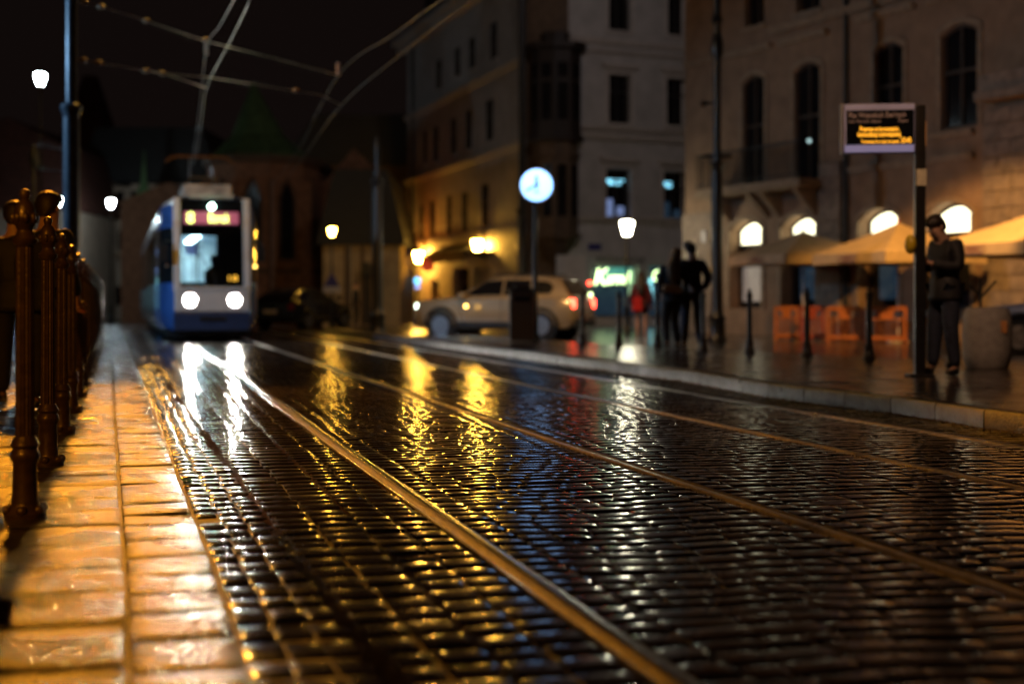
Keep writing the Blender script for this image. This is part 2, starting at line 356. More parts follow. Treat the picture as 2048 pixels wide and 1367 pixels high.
# platform paving stones as real low relief
# kerb stones
b = MB()
for i in range(len(kp) - 1):
    (x0, y0), (x1, y1) = kp[i], kp[i + 1]; L = math.hypot(x1 - x0, y1 - y0); g = .006 / L
    p0 = (x0 + (x1 - x0) * g, y0 + (y1 - y0) * g); p1 = (x1 - (x1 - x0) * g, y1 - (y1 - y0) * g); h = .14 + random.uniform(-.002, .002)
    w = .155; b.loft([[(p[0], p[1], -.05), (p[0], p[1], h - .02), (p[0] + .016 * NX[0], p[1] + .016 * NX[1], h), (p[0] + w * NX[0], p[1] + w * NX[1], h), (p[0] + w * NX[0], p[1] + w * NX[1], -.05)] for p in (p0, p1)])
tag(b.build('kerb', 'kerb', None, True), kind='structure')
sheet('side_street', far + [(80, 10), (80, 45.5), (7, 53), uv2xy(3, 46), (-2.5, 38.2)], .004, 'street')
# leaf litter along the kerb and in the joints
b = MB()
def leafs(u, v, z, r):
    x, y = uv2xy(u, v); a = random.uniform(0, 6.28); n = 5
    b.add([(x + r * random.uniform(.6, 1.2) * math.cos(a + i * 1.256), y + r * random.uniform(.6, 1.2) * math.sin(a + i * 1.256), z + random.uniform(0, .012)) for i in range(n)], [tuple(range(n))])
for _ in range(2600):
    v = random.uniform(3, 34) ; leafs(float(KB(v)) - abs(random.gauss(0, .045)) - .012, v, .004, random.uniform(.005, .016))
tag(b.build('leaf_litter', 'drop'), 'wet brown leaf litter gathered along the foot of the platform kerb', 'litter', kind='stuff')
# ribbons of wet sand standing between the sett columns
b = MB()
def grains(fu, n, v0, v1, sp, r0, r1):
    for _ in range(n):
        v = v0 + (v1 - v0) * random.random() ** 1.6; x, y = uv2xy(float(fu(v)) + random.gauss(0, sp), v); r = random.uniform(r0, r1)
        b.add([(x - r, y - r, -.006), (x + r, y - r, -.006), (x + r, y + r, -.006), (x - r, y + r, -.006), (x, y, -.002 + r * 1.1)], [(0, 1, 4), (1, 2, 4), (2, 3, 4), (3, 0, 4)])
grains(RIB, 6500, 2.4, 22, .016, .003, .009)
grains(L1, 2600, 2.4, 22, .007, .003, .007)
for u in (RAIL[0] - .057, RAIL[0] + .066, RAIL[1] - .066, RAIL[1] + .058, RAIL[2] - .064, RAIL[2] + .058): grains(c(u), 1800, 3, 22, .005, .003, .006)
tag(b.build('wet_grit', mat('wet_grit', (.12, .08, .045), .16, nscale=30, coat=.5), None, True), 'wet grit and drops standing in the long joints beside the rails', 'grit', kind='stuff')
# a weed in the first joint
wxy = gp(374, 962); t = thing('weed', 'small green weed growing in the joint beside the left pavement edge', 'weed', (wxy[0], wxy[1], -.01))
b = MB()
for i in range(9):
    a = i * .7; l = random.uniform(.03, .05); b.add([(0, 0, 0), (l * .5 * math.cos(a - .3), l * .5 * math.sin(a - .3), l * .5), (l * math.cos(a), l * math.sin(a), l * .7), (l * .5 * math.cos(a + .3), l * .5 * math.sin(a + .3), l * .5)], [(0, 1, 2, 3)])
b.build('leaves', 'leaf', t)
# ------------------------------------------------------------------ left bollards
ordn = ['nearest', 'second', 'third', 'fourth', 'fifth', 'sixth', 'seventh', 'eighth', 'ninth', 'tenth', 'eleventh', 'twelfth', 'thirteenth', 'fourteenth', 'fifteenth', 'sixteenth']
def left_bollard(loc, label):
    t = thing('bollard', label, 'bollard', loc, 0, 'iron bollards along the left pavement')
    b = MB(); b.lathe([(.082, 0), (.084, .02), (.07, .035), (.058, .05), (.056, .06)], 20)
    for k in range(6):
        a = k * PI / 3; b.ball((.072 * math.cos(a), .072 * math.sin(a), .035), .022, 8, 6)
    b.build('foot', 'iron', t, True)
    b = MB(); b.lathe([(.054, .06), (.05, .10), (.047, .22), (.056, .235), (.06, .25), (.056, .265), (.048, .28), (.058, .295), (.05, .312), (.041, .33)], 20); b.build('base', 'iron', t, True)
    b = MB(); n = 16; rings = []
    for z, r in ((.33, .038), (1.10, .034)):
        rings.append([((r if i % 2 else r * .9) * math.cos(2 * PI * i / 32), (r if i % 2 else r * .9) * math.sin(2 * PI * i / 32), z) for i in range(32)])
    b.loft(rings); b.build('shaft', 'iron', t, True)
    b = MB(); b.lathe([(.036, 1.10), (.048, 1.115), (.05, 1.13), (.038, 1.145), (.03, 1.165), (.036, 1.18), (.045, 1.195), (.047, 1.22), (.04, 1.255), (.03, 1.275), (.018, 1.29), (.02, 1.30), (.024, 1.312), (.018, 1.328), (.004, 1.335)], 20)
    for k in range(8):
        a = k * PI / 4; b.ball((.043 * math.cos(a), .043 * math.sin(a), 1.215), .013, 8, 6, (1, 1, 1.8))
    b.build('finial', 'iron', t, True)
    return t
B0 = None
for i in range(15):
    Y = 3.93 + 1.85 * i; X = -1.98 - .275 * (Y - 5.78); X = -.975 - .2625 * (Y) + (.515) + 0
    X = wx(50, 5.78) + (wx(175, 16.9) - wx(50, 5.78)) / (16.9 - 5.78) * (Y - 5.78)
    lab = f"ribbed dark iron bollard by the left pavement, {ordn[i]} from the camera" if i else "ribbed iron bollard cut by the left frame edge, closest to the camera"
    if B0 is None: B0 = left_bollard((X, Y, PZ), lab)
    else: dup(B0, (X, Y, PZ), random.uniform(0, 3), lab)
# ------------------------------------------------------------------ right black bollards
def black_bollard(loc, label):
    t = thing('bollard', label, 'bollard', loc, 0, 'slim black bollards along the platform')
    b = MB(); b.lathe([(.09, 0), (.09, .03), (.07, .05), (.06, .16), (.066, .18), (.05, .2)], 16); b.build('base', 'ironblk', t, True)
    b = MB(); b.lathe([(.042, .2), (.036, .80), (.05, .81), (.05, .83), (.036, .84)], 16); b.build('shaft', 'ironblk', t, True)
    b = MB(); b.lathe([(.036, .84), (.045, .86), (.05, .885), (.04, .915), (.022, .93), (.028, .95), (.026, .97), (.008, .985)], 16); b.build('cap', 'ironblk', t, True)
    return t
blabs = ['slim black bollard in front of the beige car\'s tail lights', 'slim black bollard left of the person in shorts', 'slim black bollard by the left elbow of the embracing couple', 'slim black bollard just right of the embracing couple',
         'slim black bollard in front of the pale window blind', 'slim black bollard in front of the red fence panel', 'slim black bollard left of the display pole', 'slim black bollard hidden behind the standing person', 'slim black bollard at the right frame edge beside the concrete bin']
B1 = None
for (x, y), l in zip(bol, blabs):
    if B1 is None: B1 = black_bollard((x, y, .137), l)
    else: dup(B1, (x, y, .137), None, l)
# ------------------------------------------------------------------ masts
def mast(px, Y, label, z0=.0, top=11):
    t = thing('catenary_mast', label, 'mast', (wx(px, Y), Y, z0), 0, 'tram wire masts')
    b = MB(); b.lathe([(.24, 0), (.25, .05), (.2, .12), (.19, .5), (.22, .55), (.165, .62), (.14, .8), (.135, 4.0), (.135, 4.02)], 24); b.build('lower_shaft', 'mast' if px < 300 else 'ironblk', t, True)
    b = MB(); b.lathe([(.137, 4.0), (.15, 4.08), (.18, 4.13), (.18, 4.2), (.13, 4.22), (.095, 4.25)], 24); b.build('collar', 'mast' if px < 300 else 'ironblk', t, True)
    b = MB(); b.lathe([(.093, 4.24), (.085, top - .4), (.09, top - .3), (.04, top - .1), (.01, top)], 20)
    if top > 7: b.lathe([(.1, 6.1), (.1, 6.2)], 18); b.lathe([(.1, 6.3), (.1, 6.36)], 18)
    b.build('upper_shaft', 'mast' if px < 300 else 'ironblk', t, True)
    return t
mast(143, 24, 'tall blue-grey tram wire mast rising behind the left bollards', PZ)
m2 = mast(1434, 33.4, 'tall black ornamented mast in front of the ochre building corner', .0)
b = MB(); b.lathe([(.09, 6.6), (.15, 6.75), (.15, 7.), (.1, 7.2)], 16); b.build('ornament_ring', 'ironblk', m2, True)
b = MB(); b.lathe([(.085, 7.4), (.14, 7.5), (.08, 7.7)], 16); b.build('ornament_ring', 'ironblk', m2, True)
b = MB(); b.tube([(-.08, 0, 5.6), (-.3, 0, 5.6)], .03); b.ball((-.32, 0, 5.58), .08); b.build('camera_dome', 'ironblk', m2, True)
b = MB(); b.box(-.35, .35, -.04, .04, 4.3, 4.38); b.build('cross_arm', 'ironblk', m2)
mast(755, 38, 'dark mast standing left of the beige car in front of the ochre wall', 0, 5.4)
mast(1042, 50, 'thin dark mast behind the round clock', 0, 14)
# ------------------------------------------------------------------ overhead wires
def p3(px, py, Y): return (wx(px, Y), Y, wz(py, Y))
def smooth(pts, n=6):
    out = []; P = [Vector(p) for p in pts]
    for i in range(len(P) - 1):
        a = P[max(i - 1, 0)]; b_ = P[i]; c_ = P[i + 1]; d = P[min(i + 2, len(P) - 1)]
        for k in range(n):
            t = k / n; out.append(tuple(.5 * ((2 * b_) + (-a + c_) * t + (2 * a - 5 * b_ + 4 * c_ - d) * t * t + (-a + 3 * b_ - 3 * c_ + d) * t ** 3)))
    return out + [tuple(P[-1])]
def wire(name, pts, r, label, cat='wire', group='tram wires overhead', par=None):
    b = MB(); b.tube(pts, r, 6); o = b.build(name, 'galv' if par else 'wire', par, True)
    if not par: tag(o, label, cat, group)
    return o
def YZ(py, z): return F * (z - H) / (HY - py)
cw1 = [(560, -140), (500, 0), (455, 93), (413, 175), (402, 250), (392, 325)]
cw2 = [(1120, -110), (945, 0), (820, 95), (682, 211), (610, 310), (555, 378)]
mw1 = [(515, -90), (468, 0), (440, 52), (413, 100), (398, 230), (385, 330)]; my1 = [15.5, 19, 21.6, 25.3, 33, 45]
mw2 = [(1060, -90), (885, 0), (790, 68), (677, 150), (600, 295), (545, 372)]; my2 = [15.5, 19, 22.5, 27.5, 37, 48]
wire('contact_wire', smooth([p3(x, y, YZ(y, 4.75)) for x, y in cw1]), .008, 'lower contact wire running down to the tram pantograph')
wire('contact_wire', smooth([p3(x, y, YZ(y, 4.75)) for x, y in cw2]), .008, 'lower contact wire of the right-hand track sweeping up past the white building')
wire('messenger_wire', smooth([p3(x, y, Y) for (x, y), Y in zip(mw1, my1)]), .008, 'thin upper wire with an insulator above the tram wire')
wire('messenger_wire', smooth([p3(x, y, Y) for (x, y), Y in zip(mw2, my2)]), .008, 'thin upper wire above the right-hand contact wire')
t = thing('span_wire', 'upper gold-lit cross wire with insulators from the blue-grey mast', 'wire', (0, 0, 0), 0, 'cross wires from the mast')
wire('cable', [p3(150, 0, 24), p3(205, 14, 24.2), p3(293, 42, 24.6), p3(413, 83, 25.3), p3(500, 104, 26.2), p3(677, 150, 27.5)], .011, '', par=t)
b = MB()
for px, py, Y in ((170, 4, 24.1), (203, 14, 24.2), (293, 42, 24.6), (412, 80, 25.3)): b = MB(); b.ball(p3(px, py, Y), .045, 8, 6, (1.6, 1, 1)); b.build('insulator', 'tan', t, True)
b = MB(); b.tube([p3(413, 83, 25.3), p3(413, 110, 25.3)], .035, 8); b.build('hanger', 'tan', t, True)
t = thing('span_wire', 'lower forked gold-lit cross wire from the blue-grey mast to the tram wire', 'wire', (0, 0, 0), 0, 'cross wires from the mast')
wire('cable', [p3(150, 119, 24), p3(197, 126, 24.1), p3(292, 141, 24.6), p3(330, 148, 24.8), p3(412, 176, 25.4)], .013, '', par=t)
wire('cable', [p3(330, 147, 24.8), p3(420, 155, 25.4), p3(590, 182, 26.9), p3(640, 190, 27.3), p3(682, 210, 27.6)], .009, '', par=t)
b = MB()
for px, py, Y in ((167, 121, 24), (197, 126, 24.1), (292, 142, 24.6), (325, 147, 24.8), (592, 181, 26.9)): b = MB(); b.ball(p3(px, py, Y), .045, 8, 6, (1.6, 1, 1)); b.build('insulator', 'tan', t, True)
b = MB(); b.tube([p3(677, 126, 27.5), p3(677, 152, 27.5)], .04, 8); tag(b.build('wire_insulator', 'tan', None, True), 'small insulator on the upper wire of the right-hand track', 'insulator')
b = MB(); b.tube([p3(-40, 280, 40), p3(70, 291, 40), p3(146, 302, 24)], .014, 6); tag(b.build('street_cable', 'wire', None, True), 'upper thin cable crossing left of the blue-grey mast', 'cable', 'cables left of the mast')
b = MB(); b.tube([p3(-40, 332, 40), p3(70, 338, 40), p3(146, 344, 24)], .014, 6); tag(b.build('street_cable', 'wire', None, True), 'lower thin cable crossing left of the blue-grey mast', 'cable', 'cables left of the mast')
# ------------------------------------------------------------------ tram
def build_tram():
    Y0 = 32.2; th = math.atan(789 / 2844)
    t = thing('tram', 'blue and white city tram with lit headlights and destination display, coming down the wet track', 'tram', (wx(425, Y0), Y0, 0), th)
    SS = [0, .18, .5, 1.2, 2.2, 8, 24]; WW = [.84, .93, 1.02, 1.12, 1.2, 1.22, 1.22]
    prof = [(.90, .30), (.97, .45), (1., .75), (1., 1.36), (.995, 2.0), (.985, 2.62), (.955, 3.0), (.90, 3.18), (.80, 3.30), (.6, 3.37)]
    def rk(z): return .16 * max(0, z - 1.25)
    def band(i0, i1, name, m, sm=True):
        b = MB()
        for sg in (-1, 1):
            rings = []
            for s, w in zip(SS, WW):
                k = max(0, 1 - s / 2.2); rings.append([(sg * w * f, s + rk(z) * k, z) for f, z in prof[i0:i1 + 1]])
            b.loft(rings, closed=False, caps=False)
        return b.build(name, m, t, sm)
    band(0, 3, 'side_panel', 'tblue'); band(3, 5, 'window_band', 'tglass'); band(5, 7, 'upper_panel', 'tblue'); band(7, 9, 'roof_edge', 'twhite')
    b = MB(); b.loft([[(-w * .6, s + rk(3.37) * max(0, 1 - s / 2.2), 3.372), (w * .6, s + rk(3.37) * max(0, 1 - s / 2.2), 3.372), (w * .6, s + rk(3.37), 3.30), (-w * .6, s + rk(3.37), 3.30)] for s, w in zip(SS, WW)]); b.build('roof', 'roofbox', t)
    b = MB(); b.box(-.95, .95, .5, 23.8, .12, .42); b.build('underframe', 'black', t)
    # window pillars on the left side
    for s0 in (2.6, 4.4, 6.4, 8.6):
        for sg in (-1, 1): b = MB(); b.box(sg * 1.208 - .02, sg * 1.208 + .02, s0, s0 + .1, 1.36, 2.62); b.build('door_pillar', 'black', t)
    def panel(x0, x1, z0, z1, dy, th_, name, m, par=t, bevel=.01, nz=4):
        b = MB(); rings = []
        for i in range(nz + 1):
            z = z0 + (z1 - z0) * i / nz; y = rk(z) + dy
            rings.append([(x0, y, z), (x1, y, z), (x1, y + th_, z), (x0, y + th_, z)])
        b.loft(rings); return b.build(name, m, par, False, bevel)
    panel(-.86, -.70, 1.16, 3.3, -.03, .2, 'front_pillar', 'twhite', bevel=.02); panel(.70, .86, 1.16, 3.3, -.03, .2, 'front_pillar', 'twhite', bevel=.02)
    panel(-.70, .70, 2.62, 3.26, -.01, .1, 'header', 'blkgloss')
    d = panel(-.62, .60, 2.70, 2.98, -.03, .02, 'destination_display', 'dest')
    textmesh('route_number', '8', .34, 'destt', d, (-.56, rk(2.72) - .045, 2.725), (R(99), 0, 0))
    textmesh('destination_name', 'Borek', .30, 'destt', d, (-.08, rk(2.72) - .045, 2.74), (R(99), 0, 0), width=.45)
    b = MB(); b.lathe([(.0, 0), (.07, 0), (.07, .05), (.05, .07), (0, .07)], 16, (0, rk(3.1) - .02, 3.10), R(90)); b.build('marker_lamp', 'green_em', t, True)
    panel(-.84, .84, .70, 1.22, -.035, .2, 'front_panel', 'twhite', bevel=.04)
    panel(-.78, .78, 1.20, 1.27, -.06, .08, 'windscreen_sill', 'twhite')
    panel(-.86, .86, .28, .69, -.02, .2, 'bumper', 'tdblue', bevel=.03)
    panel(-.70, .70, 1.24, 2.62, .0, .01, 'windscreen', 'glass', bevel=0)
    for sx in (-.49, .50):
        h = MB(); h.lathe([(.15, -.05), (.16, .02), (.14, .03), (.12, .01)], 24, (sx, -.03, .965), R(90)); hr = h.build('headlight', 'alu', t, True)
        h = MB(); h.lathe([(.001, .015), (.07, .015), (.085, .005), (.085, -.03)], 24, (sx, -.03, .965), R(90)); h.build('lens', 'head_em', hr, True)
    b = MB(); b.box(-.28, .28, -.05, -.02, .50, .60); b.build('coupler_cover', 'black', t)
    b = MB(); b.box(.30, .52, .10, .12, 1.40, 1.54)
    o = b.build('route_light', 'black', t)
    textmesh('led_digits', '18', .17, 'orange_em', o, (.315, .09, 1.41), (R(90), 0, 0), width=.2)
    b = MB(); b.tube([(.1, -.02, 1.28), (.0, .03, 1.6), (-.35, .12, 2.1)], .012); b.tube([(-.35, .12, 1.9), (-.35, .13, 2.25)], .012); b.build('wiper', 'black', t)
    b = MB(); b.ball((.12, 1.15, 1.92), .11, 12, 8, (.9, 1, 1.15)); b.loft([[(.12 + rx_ * math.cos(i * PI / 6), 1.2 + rx_ * .6 * math.sin(i * PI / 6), z) for i in range(12)] for rx_, z in ((.2, 1.2), (.24, 1.5), (.23, 1.65), (.07, 1.76), (.06, 1.85))]); dr = b.build('driver', 'jacket', t, True)
    # mirrors
    for sg in (-1, 1):
        b = MB(); b.tube([(sg * .9, .15, 2.3), (sg * 1.08, -.06, 2.3), (sg * 1.08, -.06, 2.2)], .018); b.box(sg * 1.08 - .09, sg * 1.08 + .09, -.1, -.04, 1.85, 2.2); b.build('mirror', 'black', t, False)
    for sg in (-1, 1):
        b = MB(); b.ball((sg * .99, .4, 1.75), .035, 8, 6); b.build('side_marker', 'warmsmall' if sg > 0 else 'tan', t)
    # cab and saloon
    b = MB(); b.box(-.75, .75, .12, .5, 1.0, 1.3); b.build('dashboard', 'black', t, False, .03)
    b = MB(); b.box(.2, .95, 1.75, 1.8, .6, 2.9); b.box(-1.0, -.62, 1.75, 1.8, .6, 2.9); b.box(-.62, .2, 1.75, 1.8, 2.5, 2.9); b.box(-.62, .2, 1.75, 1.8, .6, 1.40); b.box(-.26, -.22, 1.74, 1.81, 1.4, 2.5); b.build('cab_partition', 'black', t)
    b = MB(); b.box(-1.1, 1.1, 11.9, 12, .5, 3.2); b.box(-1.1, 1.1, 2, 12, .5, .55); b.box(-1.1, 1.1, 2, 12, 2.75, 2.8); b.build('saloon_lining', 'saloon', t)
    for x in (-.75, -.1):
        b = MB(); b.box(x, x + .22, 2.2, 11.5, 2.72, 2.74); b.build('ceiling_lamp', 'saloonlamp', t)
    for x, y in ((-.5, 3), (-.2, 4.5), (-.45, 7), (-.05, 3.4)):
        b = MB(); b.tube([(x, y, .55), (x, y, 2.7)], .018); b.build('handrail', 'alu', t, True)
    b = MB(); b.box(-.5, -.2, 1.9, 1.94, 2.05, 2.3); b.build('info_screen', 'paleblue', t)
    b = MB(); b.box(-.62, .5, .9, 3.4, 3.37, 3.66); b.build('roof_box', 'roofbox', t, False, .04)
    b = MB(); b.box(-.62, .62, 8, 12, 3.37, 3.6); b.build('roof_box', 'roofbox', t, False, .04)
    # pantograph
    p = MB(); p.box(-.45, .45, 4.3, 5.5, 3.42, 3.5)
    for x in (-.4, .4):
        for y in (4.4, 5.4): p.lathe([(.05, 3.37), (.05, 3.45)], 8, (x, y, 0))
    pr = p.build('pantograph', 'alu', t)
    q = MB()
    for sg in (-1, 1): q.tube([(sg * .38, 5.4, 3.5), (sg * .30, 4.3, 4.1), (sg * .25, 5.3, 4.68)], .022)
    q.tube([(-.3, 4.3, 4.1), (.3, 4.3, 4.1)], .02); q.build('arm', 'alu', pr, True)
    q = MB(); q.tube([(-.86, 5.3, 4.58), (-.72, 5.3, 4.7), (-.55, 5.3, 4.735), (.55, 5.3, 4.735), (.72, 5.3, 4.7), (.86, 5.3, 4.58)], .028); q.build('collector_head', 'tan', pr, True)
    for s0 in (1.6, 6.5, 11):
        for sg in (-1, 1):
            b = MB(); b.lathe([(.3, -.06), (.33, -.04), (.33, .04), (.3, .06)], 20, (sg * .72, s0, .33), R(90)); 
    for s0 in (1.9, 3.4, 9, 10.5):
        b = MB(); T = Matrix.Translation((0, s0, .33)) @ Matrix.Rotation(R(90), 4, 'Y'); b.M = T; b.lathe([(.3, -.78), (.33, -.76), (.33, -.66), (.3, -.64)], 20); b.lathe([(.3, .64), (.33, .66), (.33, .76), (.3, .78)], 20); b.build('wheel', 'raild', t, True)
    return t
TRAM = build_tram()
# ------------------------------------------------------------------ cars
def car(name, label, loc, rz, paint, kind, lit, L=4.3):
    t = thing(name, label, 'car', loc, rz)
    if kind == 'suv':
        low = [(-2.16, .60, .42, .70), (-2.12, .76, .30, .84), (-1.95, .86, .26, .96), (-1.3, .90, .26, 1.03), (-.8, .91, .26, 1.06), (1.6, .91, .26, 1.06), (2.0, .88, .30, 1.05), (2.14, .84, .36, .98), (2.17, .80, .42, .7)]
        gh = [(-.98, .80, 1.04, .78), (-.12, .83, 1.50, .62), (.3, .83, 1.565, .62), (1.3, .83, 1.56, .62), (1.75, .80, 1.49, .62), (2.06, .80, 1.06, .76)]
        sg_ = [(-.72, 1.10), (-.16, 1.44), (.28, 1.48), (.28, 1.10)], [(.34, 1.10), (.34, 1.48), (1.02, 1.47), (1.02, 1.10)], [(1.10, 1.12), (1.10, 1.46), (1.5, 1.42), (1.62, 1.30), (1.55, 1.14)]
        wxs = (-1.32, 1.35); wr = .35
    else:
        low = [(-2.1, .55, .40, .60), (-2.05, .74, .26, .72), (-1.85, .84, .22, .82), (-1.2, .87, .22, .90), (-.75, .88, .22, .94), (1.5, .88, .22, .96), (1.95, .85, .26, .96), (2.08, .80, .32, .86), (2.11, .74, .40, .6)]
        gh = [(-1.0, .78, .93, .76), (-.15, .80, 1.36, .58), (.3, .80, 1.42, .58), (1.1, .80, 1.40, .58), (1.6, .78, 1.24, .6), (2.0, .78, .95, .72)]
        sg_ = [(-.7, .99), (-.18, 1.30), (.25, 1.34), (.25, .99)], [(.31, .99), (.31, 1.34), (1.0, 1.32), (1.0, .99)], [(1.06, .99), (1.06, 1.30), (1.4, 1.20), (1.6, .99)]
        wxs = (-1.28, 1.25); wr = .31
    b = MB(); rings = []
    for x, w, z0, z1 in low:
        zm = (z0 + z1) / 2
        rings.append([(x, -w * .92, z0), (x, -w, z0 + .12), (x, -w, zm), (x, -w * .985, z1 - .07), (x, -w * .9, z1), (x, w * .9, z1), (x, w * .985, z1 - .07), (x, w, zm), (x, w, z0 + .12), (x, w * .92, z0)])
    b.loft(rings); b.build('body', paint, t, True)
    b = MB(); rings = []
    zb = gh[0][2] - .02
    for x, w, zt, wt in gh:
        zt = max(zt, zb + .015); rings.append([(x, -w, zb), (x, -wt - .02, zt - .06 if zt - zb > .1 else zt - .005), (x, -wt + .05, zt), (x, wt - .05, zt), (x, wt + .02, zt - .06 if zt - zb > .1 else zt - .005), (x, w, zb)])
    b.loft(rings); b.build('cabin', paint, t, True)
    ztop = gh[2][2]
    def ys(z): return .83 - (z - zb) / (ztop - zb) * .20 + .012 if kind == 'suv' else .80 - (z - zb) / (ztop - zb) * .21 + .012
    for poly in sg_:
        for sg in (-1, 1):
            b = MB(); n = len(poly); pts = [(x, sg * ys(z), z) for x, z in poly]; pin = [(x, sg * (ys(z) - .03), z) for x, z in poly]
            b.add(pts + pin, [tuple(range(n))[::-sg]] + [(i, (i + 1) % n, n + (i + 1) % n, n + i) for i in range(n)]); b.build('side_window', 'carglass', t)
    for (xa, za, xb, zb_, nm) in ((gh[0][0] + .04, gh[0][2] + .03, gh[1][0] - .03, gh[1][2] - .02, 'windscreen'), (gh[-1][0] + .0, gh[-1][2] + .06, gh[-2][0] + .05, gh[-2][2] - .02, 'rear_window')):
        b = MB(); d = -.012 if nm == 'windscreen' else .012
        b.add([(xa + d, -.70, za + .01), (xa + d, .70, za + .01), (xb + d, .54, zb_ + .01), (xb + d, -.54, zb_ + .01), (xa, -.70, za - .02), (xa, .70, za - .02), (xb, .54, zb_ - .02), (xb, -.54, zb_ - .02)],
              [(0, 1, 2, 3), (4, 7, 6, 5), (0, 4, 5, 1), (1, 5, 6, 2), (2, 6, 7, 3), (3, 7, 4, 0)]); b.build(nm, 'carglass', t)
    for x in wxs:
        for sg in (-1, 1):
            b = MB(); T = Matrix.Translation((x, sg * .80, wr)) @ Matrix.Rotation(R(90 * sg), 4, 'X'); b.M = T
            b.lathe([(wr * .62, -.12), (wr * .95, -.12), (wr, -.08), (wr, .09), (wr * .94, .12), (wr * .66, .12), (wr * .62, .09)], 28)
            w = b.build('wheel', 'rubber', t, True)
            b = MB(); b.M = T; b.lathe([(wr * .64, -.13), (wr * .64, .10 - .02), (wr * .55, .06), (.02, .05), (.001, .05)][::-1], 24)
            b.build('hub_dish', 'black', w, True)
            b = MB()
            for s_ in (-1, 1):
                b.M = Matrix.Translation((x, sg * .80, wr)) @ Matrix.Rotation(R(90 * sg), 4, 'X')
            b.M = b.M @ Matrix.Translation((0, 0, -.135)) if False else b.M
            for k in range(5):
                a = k * 2 * PI / 5; TT = b.M; 
                for s_ in (-1,):
                    b.M = TT @ Matrix.Rotation(a, 4, 'Z'); b.box(.03, wr * .64, -.035, .035, -.14, -.10)
                b.M = TT
            b.lathe([(wr * .60, -.14), (wr * .66, -.14), (wr * .66, -.10), (wr * .60, -.10)], 24); b.lathe([(.0, -.15), (.06, -.15), (.06, -.10), (0, -.10)], 12)
            b.build('rim', 'alu', w, True)
            b = MB(); pts = []
            for k in range(15):
                a = PI * k / 14 * 1.08 - .13; pts.append((x + (wr + .07) * math.cos(a), sg * .895, wr + (wr + .07) * math.sin(a)))
            b.tube(pts, .05, 8); b.build('wheel_arch', 'black', t, True)
            b = MB(); b.M = Matrix.Translation((x, sg * .82, wr)) @ Matrix.Rotation(R(90), 4, 'X'); b.lathe([(0, -.052), (wr + .06, -.052), (wr + .06, .052), (0, .052)], 24); b.build('arch_liner', 'black', t, True)
    for sg in (-1, 1):
        b = MB(); b.box(-.85, 1.0, sg * .905 - .015, sg * .905 + .015, .30, .44); b.build('sill_trim', 'black', t, False, .01)
        b = MB(); b.box(-.80, -.62, sg * .98 - .09, sg * .98 + .09, 1.02, 1.16); b.build('mirror', paint, t, False, .04)
        for xd in (.02, 1.0) : 
            b = MB(); b.box(xd, xd + .16, sg * .915 - .012, sg * .915 + .012, .90, .93); b.build('door_handle', paint, t, False, .005)
        for xd in (-.78, .3, 1.06):
            b = MB(); b.box(xd, xd + .012, sg * .91 - .006, sg * .91 + .003, .45, 1.02 if kind == 'suv' else .92); b.build('door_seam', 'black', t)
        z = .80 if kind == 'suv' else .68
        b = MB(); b.ball((-2.0, sg * .66, z), .13, 14, 8, (1, 1.2, .9 if kind == 'suv' else .6)); b.build('headlight', M['head_car'] if lit and sg < 0 else 'alu', t, True)
        b = MB(); b.box(2.04, 2.17, sg * .74 - .09, sg * .74 + .09, z - .02, z + .2); b.build('tail_light', 'redgl' if lit else 'redoff', t, False, .02)
    b = MB(); b.box(-2.2, -2.02, -.72, .72, .30, .50); b.box(2.04, 2.22, -.74, .74, .34, .52); b.build('bumper', 'black' if kind == 'suv' else paint, t, False, .04)
    b = MB(); b.box(2.215, 2.23, -.26, .26, .56, .68); b.build('number_plate', 'signwhite', t)
    b = MB(); b.box(-2.19, -2.12, -.42, .42, .60, .74); b.build('grille', 'black', t)
    if kind == 'suv':
        for sg in (-1, 1):
            b = MB(); b.tube([(.0, sg * .6, 1.56), (.1, sg * .6, 1.61), (1.4, sg * .6, 1.61), (1.5, sg * .6, 1.56)], .018); b.build('roof_rail', 'black', t, True)
    return t
M['head_car'] = mat('car_headlight_lens', (.8, .9, .9), .2, em=(.85, 1, .85), es=10)
M['redoff'] = mat('red_lamp_unlit', (.2, .01, .01), .15)
CARX = car('parked_car', 'beige off-road car with lit headlight and red tail lights, standing behind the platform', (-.22, 35.9, 0), R(-22), 'carb', 'suv', True)
for (px, py, Y, m, r, nm) in ((1165, 600, 34.1, 'warmsmall', .05, 'indicator_lamp'), (1181, 589, 34.2, 'neon', .05, 'reversing_lamp'), (1179, 566, 34.2, 'redgl', .05, 'high_brake_lamp')):
    b = MB(); b.ball(p3(px, py, Y), r, 10, 7); o = b.build(nm, m, None, True); o.parent = CARX; o.matrix_parent_inverse = (Matrix.Translation(CARX.location) @ Matrix.Rotation(R(-22), 4, 'Z')).inverted()
b = MB(); b.ball(p3(932, 612, 34.9), .045, 8, 6); o = b.build('lantern_glint', 'warmsmall', None, True); o.parent = CARX; o.matrix_parent_inverse = (Matrix.Translation(CARX.location) @ Matrix.Rotation(R(-22), 4, 'Z')).inverted()  # glowing ball put in for a lantern's reflection on the car
car('parked_car', 'dark car parked beyond the tram in front of the church', (wx(608, 49.5), 49.5, 0), R(-112), 'card', 'hatch', False)
car('parked_car', 'silver-blue car cut by the right frame edge, behind the concrete bin', (10.3, 25.0, .004), R(-20), 'cars', 'hatch', False)
